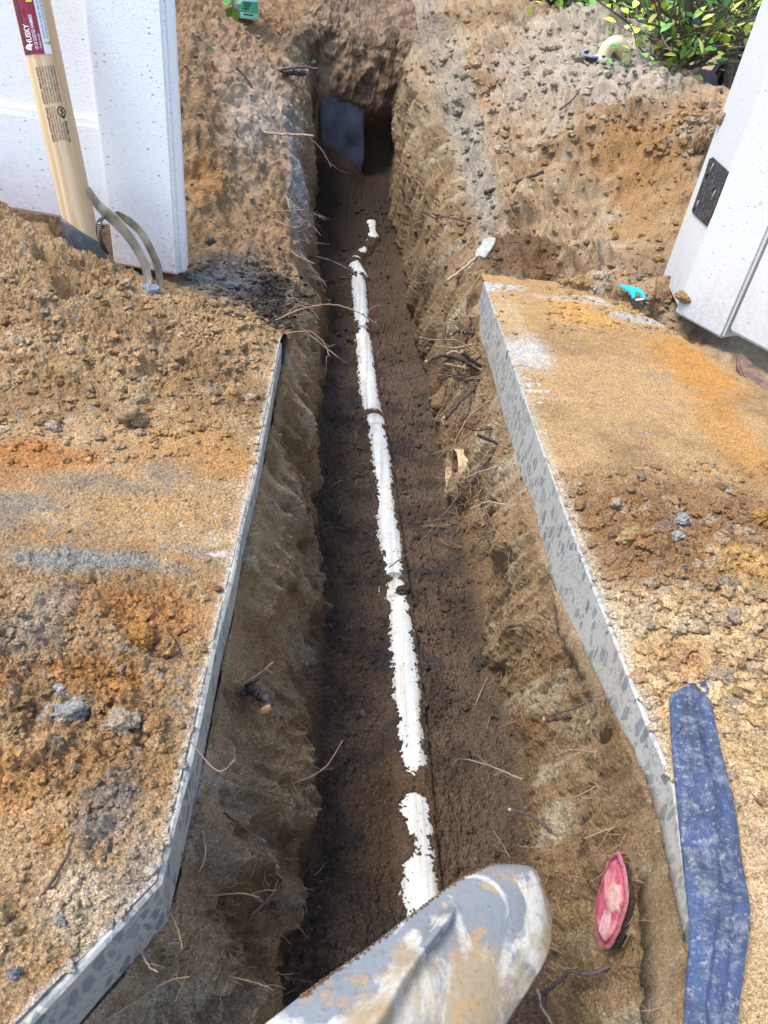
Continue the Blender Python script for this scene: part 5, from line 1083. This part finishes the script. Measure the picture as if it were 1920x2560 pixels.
# ---------- dark debris and cement between post and left slab
mb = MB()
for k, (u, v_, r) in enumerate([(415, 600, 12), (440, 605, 16), (470, 598, 12), (500, 615, 14), (395, 592, 8), (455, 620, 10)]):
    p, nr, t = hit(u, v_); blob(mb, p, r*pxm(p), k+40, (1.3, 1, .5), srgb(150, 146, 140), 3, .5)
o = mb.build('mortar_rubble', STONE); tag(o, 'crumbled grey mortar at the foot of the white post', 'rubble')
mb = MB(); rs = random.Random(9)
for k in range(420):
    u, v_ = rs.gauss(585, 34), rs.gauss(655, 36); p, nr, t = hit(u, v_)
    if p.z < -.3 or p.y < 2.2: continue
    blob(mb, p, pxm(p)*rs.uniform(1.5, 6), k, (1.2, 1, .7), srgb(*rs.choice([(58, 50, 46), (84, 76, 68), (44, 38, 36), (112, 104, 96)])), 1, .5)
o = mb.build('dark_rubble', LUMP); tag(o, 'dark crumbly soil at the far corner of the left slab', 'soil', kind='stuff')

# ---------- small things
CYAN = simple('cyan_plastic', srgb(42, 178, 192), .35, var=.06, bump=0)
p, nr, t = hit(1370, 632); fo = empty('floss_pick', p); tag(fo, 'cyan plastic floss pick lying on sand at far slab edge', 'floss pick')
q3 = lambda l: [z3(x, y) for x, y in l]
o = plate('pick_body', q3([(680, 1836), (700, 1840), (745, 1843), (800, 1855), (838, 1880), (862, 1925), (846, 1930), (822, 1897), (800, 1887), (788, 1895), (786, 1925), (770, 1925), (760, 1890), (735, 1872), (695, 1852)]), p+Vector((0, 0, .03)), Vector((0, -.25, 1)), .008, CYAN, None, 0, .002)
def adopt(o, par):
    o.parent = par; o.matrix_parent_inverse = Matrix.Translation(-Vector(par.location))
adopt(o, fo); o = plate('pick_tip', q3([(790, 1928), (845, 1922), (846, 1930), (800, 1936)]), p+Vector((0, 0, .03)), Vector((0, -.25, 1)), .005, LABW, None, 0, .001); adopt(o, fo)
z2 = lambda l: [((640+x/2.572)/K, (y/2.572)/K) for x, y in l]
p, nr, t = hit(1050, 540); o = plate('plaster_flake', z2([(1545, 1540), (1540, 1575), (1520, 1610), (1475, 1668), (1445, 1660), (1418, 1662), (1412, 1620), (1440, 1590), (1470, 1545), (1510, 1532)]), p+Vector((-.01, -.01, .02)), Vector((-.5, -.6, .7)), .012, simple('white_flake', srgb(186, 186, 178), .8, col2=srgb(146, 142, 130), sc=60, bump=.004), None, .006, .003); tag(o, 'white flake of paint or plaster on the right trench rim', 'flake')
def leaf_mesh(mb_, base, d, up, L_, w, col, curl=.15):
    d = d.normalized(); s_ = d.cross(up).normalized(); n_ = s_.cross(d)
    V = []; pr = [0, .55, .95, 1.0, .75, .35, 0]
    for i, q in enumerate(pr):
        t = i/6; c_ = base+d*L_*t+n_*(-curl*L_*t*t); V += [c_-s_*w*q*.5+n_*.10*w*q, c_, c_+s_*w*q*.5+n_*.10*w*q]
    Fc = []
    for i in range(6):
        for j in (0, 1): Fc.append((i*3+j, i*3+j+1, i*3+j+4, i*3+j+3))
    mb_.add(V, Fc, col)
def leaf_px(name, a, b, w, col, label, mat=LEAF, lift=.01):
    pa, na, _ = hit(*a); pb, nb_, _ = hit(*b); mb_ = MB(); k = pxm(pa); pa = pa+na*lift; pb = pb+nb_*lift; leaf_mesh(mb_, Vector(), pb-pa, na, (pb-pa).length, w*k, srgb(*col)); o = mb_.build(name, mat); o.location = pa; tag(o, label, 'leaf'); return o
leaf_px('fallen_leaf', (440, 98), (466, 115), 9, (88, 138, 44), 'green leaf lying on left bank beside a tan leaf'); leaf_px('fallen_leaf', (468, 108), (484, 108), 13, (206, 156, 124), 'tan curled leaf lying beside the green leaf'); leaf_px('fallen_leaf', (590, 66), (616, 80), 8, (72, 118, 106), 'blue green leaf below the canister'); leaf_px('fallen_leaf', (671, 136), (684, 130), 7, (120, 164, 78), 'tiny bright leaf near the far left rim')
# overhanging sprig and canister at the top
sp_ = empty('leafy_sprig', at(500, -40, 3.2)); tag(sp_, 'sprig of green leaves hanging in from the top edge', 'sprig'); so = Vector(sp_.location); mb = MB(); st_ = MB()
zp = lambda x, y: ((480+x/5.184)/K, (y/5.184)/K)
st_.tube(smooth_path([at(500, -60, 3.2)-so, at(*zp(520, 0), 3.2)-so, at(*zp(532, 80), 3.2)-so], 5), .004, 6); st_.build('stem', simple('green_stem', srgb(90, 110, 50), .6), sp_)
for a, b, w, col in [((530, 85), (455, 222), 82, (98, 140, 52)), ((530, 85), (598, 285), 78, (96, 146, 50)), ((520, 20), (385, 8), 70, (90, 140, 44)), ((520, 30), (440, 40), 44, (84, 130, 44)), ((560, 48), (655, -40), 50, (150, 190, 120)), ((692, 75), (708, 165), 26, (70, 100, 60)), ((690, 0), (697, 70), 6, (70, 90, 60))]:
    A_ = at(*zp(*a), 3.2)-so; B_ = at(*zp(*b), 3.25)-so; leaf_mesh(mb, A_, B_-A_, tocam, (B_-A_).length*1.1, 1.5*w/5.184/K*pxm(at(500, 20, 3.2)), srgb(*col), .08)
mb.build('leaves', LEAF, sp_)
p, nr, t = hit(*zp(690, 235)); k = pxm(p); cn = empty('canister', p); tag(cn, 'grey and green printed canister standing on the bank at top', 'canister')
cr = 28*k; upv = Vector((0, 0, 1)); m = NT('canister_print', .35); v = m.coord(scale=(1, 1, 1)); pos = m.n('ShaderNodeSeparateXYZ'); m.l(v, pos.inputs[0])
sx_ = m.math('DIVIDE', pos.outputs[0], cr); sz_ = m.math('DIVIDE', pos.outputs[2], cr)
gr = m.mix(m.ramp(m.noise(v, 60, 2), [(.45, 0.0), (.55, .25)]), srgb(52, 168, 120), srgb(120, 210, 180)); wh = srgb(214, 232, 230)
c = m.mix(m.math('GREATER_THAN', sz_, 1.15), gr, wh); c = m.mix(m.math('LESS_THAN', sz_, .42), c, srgb(140, 214, 190)); c = m.mix(m.math('LESS_THAN', sx_, -.25), c, srgb(120, 124, 136)); m.base(c); 
mb = MB(); G = [[Vector((math.cos(a)*cr*r_, math.sin(a)*cr*r_, z_*cr)) for a in [2*math.pi*q/32 for q in range(32)]] for z_, r_ in [(0, .85), (.04, .98), (.12, 1), (3.6, 1), (3.9, .9), (4.1, .55), (4.6, .5), (4.62, .0)]]
mb.grid(G, True); mb.build('body', m.m, cn)
mb = MB(); 
for i_, (z_, x0_, x1_) in enumerate([(1.85, -.1, .35), (1.7, -.1, .25), (1.45, .45, .75), (.95, 0, .6), (.8, 0, .5), (.62, -.1, .4), (.25, 0, .7)]):
    a0, a1 = math.acos(x1_), math.acos(x0_); G = [[Vector((math.cos(a)*cr*1.01, -math.sin(a)*cr*1.01, zz*cr)) for a in np.linspace(a0, a1, 8)] for zz in (z_, z_+.10)]; mb.grid(G)
mb.build('printed_lines', simple('canister_ink', srgb(40, 70, 66), .5, bump=0), cn)

# ---------- far end: concrete block, cut pipe in the right wall
m = simple('old_concrete', srgb(100, 106, 116), .9, col2=srgb(52, 54, 60), sc=4, bump=.004)
rs = random.Random(2); fo_ = [(688, 198), (697, 190), (712, 193), (728, 187), (745, 190), (768, 184), (782, 196), (786, 240), (784, 290), (788, 340), (780, 390), (772, 430), (735, 438), (700, 432), (698, 380), (695, 330), (693, 280), (690, 235)]
pts_ = [Vector(PY(u+rs.uniform(-2, 2), v_+rs.uniform(-3, 3), 7.04).tolist()) for u, v_ in fo_]
o = solid('concrete_footing', pts_, Vector((0, 1, 0)), .25, m, None, .012); tag(o, 'old blue grey concrete footing exposed at far end of trench', 'concrete footing')
p, nr, t = hit(996, 1008); cp = empty('cut_pipe', p); tag(cp, 'sawn off thin pipe end full of earth in right wall', 'pipe'); k = pxm(p); mb = MB(); ax = Vector((-.985, -.14, .04)).normalized(); yv_ = Vector((.0, 0, 1)).cross(ax).normalized(); zv_ = ax.cross(yv_)
RA = 46*k; p = p+ax*.0; cp.location = p-Vector((0, 0, .02))
def rg(r_, d_): return [ax*d_+yv_*(math.cos(a_)*r_)+zv_*(math.sin(a_)*r_*1.05) for a_ in [2*math.pi*q/40 for q in range(40)]]
mb.grid([rg(RA, -.12), rg(RA, .035), rg(RA-.005, .036), rg(RA-.005, -.05)], True); mb.build('pipe_wall', simple('aged_pipe', srgb(206, 182, 140), .7, col2=srgb(140, 112, 80), sc=60), cp)
G = [[ax*(.010-.018*(math.sin(a_) > .3)*math.sin(a_)+.006*random.uniform(-1, 1)*q_)+yv_*(math.cos(a_)*r_)+zv_*(math.sin(a_)*r_) for a_ in [2*math.pi*q/40 for q in range(40)]] for r_, q_ in [(RA-.004, 0), (.045, 1), (.03, 1), (.015, 1), (0.0001, 0)]]
mb = MB(); mb.grid(G, True, c=srgb(138, 112, 80)); mb.build('earth_plug', LUMP, cp)

# ---------- behind the right bank: shrubs, tarp, stone, pipe bits, gravel board
def shrub(name, base, lab, cat, trunks, nleaf, box, lsize, pal, seed, tmat):
    rs = random.Random(seed); e = empty(name, base); tag(e, lab, cat); bo = Vector(base); tips = []
    m1 = MB(); br_ = MB()
    for path, r0, r1 in trunks:
        q = smooth_path([Vector(x)-bo for x in path], 7); q = [x+Vector([rs.uniform(-1, 1)*r0*.3 for _ in range(3)]) for x in q]; m1.tube(q, lambda s: lerp(r0, r1, s), 9, .18)
        for _ in range(int(12+len(path)*4)):
            i = rs.randrange(len(q)//4, len(q)); a_ = q[i]; d = Vector((rs.uniform(-1, 1), rs.uniform(-1, 1), rs.uniform(-.1, 1))).normalized(); L_ = rs.uniform(.3, .85)*box; p_ = [a_]
            for s_ in range(5): d = (d+.4*Vector((rs.uniform(-1, 1), rs.uniform(-1, 1), rs.uniform(-.6, .8)))).normalized(); p_.append(p_[-1]+d*L_/5); tips.append((p_[-1].copy(), d.copy()))
            br_.tube(smooth_path(p_, 3), lambda s: lerp(r1*.5, .003, s), 5)
    m1.build('trunk', tmat, e); br_.build('branches', tmat, e); lf = MB()
    for k in range(nleaf):
        a_, d = tips[rs.randrange(len(tips))]; a_ = a_+Vector([rs.gauss(0, .085) for _ in range(3)]); d2 = (d*.6+Vector((rs.uniform(-1, 1), rs.uniform(-1, 1), rs.uniform(-.5, .8)))).normalized(); L_ = lsize*rs.uniform(.6, 1.25)
        c_ = srgb(*pal[rs.randrange(len(pal))])*rs.uniform(1.1, 1.7); leaf_mesh(lf, a_, d2, Vector((rs.uniform(-.4, .4), rs.uniform(-.6, .2), 1)).normalized(), L_, L_*.5, c_, .12)
    lf.build('foliage', LEAF, e); return e
LICH = simple('lichen_bark', srgb(112, 104, 88), .9, col2=srgb(66, 60, 50), sc=30, bump=.006); GP = [(110, 156, 56), (136, 174, 64), (88, 132, 52), (158, 176, 76), (100, 146, 76), (176, 184, 90), (70, 112, 50), (190, 176, 84)]
b0 = Vector(PY(1472, 262, 5.7).tolist()); V3 = lambda u, v_, y: PY(u, v_, y).tolist()
shrub('shrub', b0, 'green shrub with lichened trunks growing behind the right spoil heap', 'shrub', [([b0, V3(1465, 180, 5.7), V3(1478, 110, 5.75), V3(1480, 40, 5.8), V3(1470, -60, 5.9)], .055, .03), ([b0, V3(1440, 190, 5.65), V3(1425, 140, 5.6), V3(1440, 90, 5.6), V3(1470, 60, 5.6)], .032, .014), ([V3(1450, 230, 5.6), V3(1448, 170, 5.7), V3(1490, 120, 5.7), V3(1520, 40, 5.7), V3(1540, -40, 5.7)], .03, .012)], 800, 1.2, .085, GP, 3, LICH)
b1 = Vector(PY(1405, 150, 7.0).tolist()); shrub('shrub', b1, 'dark stemmed shrub left of the lichened shrub behind the spoil', 'shrub', [([b1, V3(1408, 80, 7), V3(1395, 20, 7), V3(1390, -50, 7)], .06, .035), ([V3(1405, 100, 7), V3(1430, 60, 7), V3(1445, 0, 7), V3(1450, -60, 7)], .04, .02), ([V3(1405, 70, 7), V3(1380, 90, 6.8), V3(1350, 115, 6.6)], .02, .01)], 560, 1.2, .09, GP, 8, BARKD)
b2 = Vector(PY(1590, 190, 6.6).tolist()); shrub('shrub', b2, 'grey stemmed shrub against the gate behind the spoil', 'shrub', [([b2, V3(1585, 120, 6.6), V3(1600, 40, 6.6), V3(1610, -60, 6.6)], .05, .03), ([V3(1560, 220, 6.4), V3(1575, 150, 6.4), V3(1560, 60, 6.4), V3(1570, -50, 6.4)], .04, .02)], 480, 1.2, .085, GP, 12, LICH)
b3 = Vector(PY(1190, 45, 9.6).tolist()); shrub('shrub', b3, 'low yellow green shrub at the top behind the bank', 'shrub', [([b3, V3(1185, 10, 9.6), V3(1180, -60, 9.6)], .05, .03), ([b3, V3(1215, 0, 9.6), V3(1225, -60, 9.6)], .04, .02), ([b3, V3(1160, 20, 9.5), V3(1150, -40, 9.5)], .03, .02)], 1000, 1.3, .11, GP, 15, LICH)
b5 = Vector(PY(1365, 60, 7.6).tolist()); shrub('shrub', b5, 'airy yellow leaved shrub just left of the dark stemmed shrub', 'shrub', [([b5, V3(1350, 30, 7.6), V3(1335, 0, 7.6), V3(1325, -50, 7.6)], .03, .015), ([V3(1362, 50, 7.6), V3(1372, 10, 7.6), V3(1380, -40, 7.6)], .025, .012)], 420, 1.0, .09, [(176, 190, 84), (150, 180, 70), (120, 164, 60)], 23, LICH)
b4 = Vector(PY(1300, 20, 9.2).tolist()); shrub('shrub', b4, 'bright leafy shrub just behind the peak of the spoil heap', 'shrub', [([b4, V3(1310, -10, 9.2), V3(1320, -60, 9.2)], .05, .03), ([b4, V3(1340, 20, 9), V3(1370, -10, 9)], .03, .02)], 900, 1.3, .11, [(130, 176, 50), (150, 190, 60), (110, 160, 50), (90, 150, 50)], 17, BARK)
p = Vector(PY(1283, 116, 6.7).tolist()); p2, nr2, t2 = hit(1283, 121); p = p2 if 4 < t2 < 12 else p; k = pxm(p); e = empty('plastic_ring', p); tag(e, 'black plastic ring cap lying on the spoil heap', 'plastic ring'); mb = MB(); r_ = 27*k
def rz(r, z): return [Vector((math.cos(a_)*r, math.sin(a_)*r, z)) for a_ in [2*math.pi*q/36 for q in range(36)]]
mb.grid([rz(r_*.9, -.5*r_), rz(r_, .0), rz(r_*1.0, .18*r_), rz(r_*.84, .2*r_), rz(r_*.8, -.35*r_), rz(.001, -.36*r_)], True); mb.build('ring', BLACKP, e); mb = MB(); mb.grid([rz(r_*1.005, .10*r_), rz(r_*1.01, .19*r_), rz(r_*.86, .215*r_)], True); mb.build('rim', simple('worn_grey_rim', srgb(120, 134, 156), .5, bump=0), e); e.rotation_euler = (math.radians(8), math.radians(-6), 0)
p, nr, t = hit(1322, 122); p = p if 4 < t < 12 else Vector(PY(1322, 122, 7).tolist()); k = pxm(p); e = empty('pipe_elbow', p); tag(e, 'cream plastic pipe elbow behind the black ring cap', 'pipe'); mb = MB(); mb.tube(smooth_path([Vector((-18*k, 0, -10*k)), Vector((-14*k, 0, 14*k)), Vector((4*k, 0, 24*k)), Vector((24*k, 4*k, 8*k)), Vector((28*k, 4*k, -12*k))], 8), 15*k, 22); mb.build('elbow_body', simple('cream_plastic', srgb(222, 206, 170), .45, col2=srgb(190, 160, 110), sc=10), e)
mb = MB(); mb.tube([Vector((-18*k, 0, -14*k)), Vector((-17*k, 0, -2*k))], 20*k, 22); mb.build('collar', PVC, e)
p = Vector(PY(1508, 205, 6.2).tolist()); k = pxm(p); mb = MB(); blob(mb, Vector(), 42*k, 77, (1, .8, 1.0), srgb(112, 104, 110), 4, .5, 0, .2); o = mb.build('boulder', STONE); o.location = p; tag(o, 'rough purple grey boulder behind the bank near the gate', 'boulder')
# folded black sheet with white lining
e = empty('plastic_sheet', PY(1545, 150, 6.9).tolist()); tag(e, 'crumpled black plastic sheet with white lining behind shrubs', 'plastic sheet'); eo = Vector(e.location)
for nm, dl, mt in (('black_side', 0, simple('black_sheet', srgb(58, 54, 62), .4, col2=srgb(34, 32, 38), sc=6)), ('white_lining', -26, simple('white_lining', srgb(216, 206, 198), .6, col2=srgb(170, 150, 140), sc=6))):
    rows = []
    for i in range(24):
        g = i/23; row = []
        for j in range(14):
            s_ = j/13; u = lerp(1500, 1612, g)+dl; v_ = lerp(190, 84, g)+s_*lerp(20, 60, math.sin(g*3.1))*(1 if dl == 0 else -.7)+8*math.sin(g*9); row.append(Vector(PY(u, v_, 6.9+.10*math.sin(s_*7+g*4)).tolist())-eo)
        rows.append(row)
    mb = MB(); mb.grid(rows); mb.grid([[q+Vector((0, .02, 0)) for q in r] for r in rows]); mb.build(nm, mt, e)
# blue car seen through the shrubs
cb = Vector(PY(1400, 28, 13.5).tolist()); e = empty('parked_car', (cb.x, 13.5, .45)); tag(e, 'dark blue car parked beyond the shrubs', 'car'); eo = Vector(e.location); BLUE = simple('blue_car_paint', srgb(30, 58, 104), .3, var=.1, bump=0)
prof = [(-2.1, .25), (-2.05, .75), (-1.5, .95), (-.9, 1.4), (.8, 1.42), (1.5, 1.0), (2.1, .85), (2.15, .3)]
mb = MB(); mb.add([Vector((x, 0, z)) for x, z in prof]+[Vector((x, 1.7, z)) for x, z in prof], [tuple(range(8)), tuple(range(15, 7, -1))]+[(i, (i+1) % 8, 8+(i+1) % 8, 8+i) for i in range(8)]); mb.build('body', BLUE, e, False, .05)
mb = MB(); mb.box((-.85, -.012, 1.0), (1.6, 0, 0), (0, .012, 0), (0, 0, .32)); mb.build('side_window', simple('car_glass', srgb(40, 60, 74), .1, bump=0), e, False, .004)
mb = MB(); mb.box((-1.9, -.02, .62), (3.9, 0, 0), (0, .02, 0), (0, 0, .04)); mb.build('trim_strip', simple('chrome_trim', srgb(150, 190, 200), .3, .5, bump=0), e, False, .004)
for x in (-1.35, 1.35):
    w_ = MB(); w_.tube([Vector((x, -.03, .32)), Vector((x, .2, .32))], .32, 28); wo = w_.build('wheel', RUB, e); r2 = MB(); r2.tube([Vector((x, -.05, .32)), Vector((x, .0, .32))], .19, 20); r2.build('rim', STEEL, wo)
# board and gravel at the gate foot
p, nr, t = hit(1632, 815); o = plate('weathered_board', [(1590, 775), (1606, 782), (1640, 820), (1700, 880), (1720, 930), (1690, 930), (1640, 880), (1600, 830), (1588, 800)], p+Vector((0, 0, .01)), Vector((-.1, -.1, 1)), .03, simple('rotten_board', srgb(126, 100, 82), .85, col2=srgb(88, 64, 52), sc=30, bump=.006), None, .004, .006); tag(o, 'weathered brown board lying under the white gate', 'board')
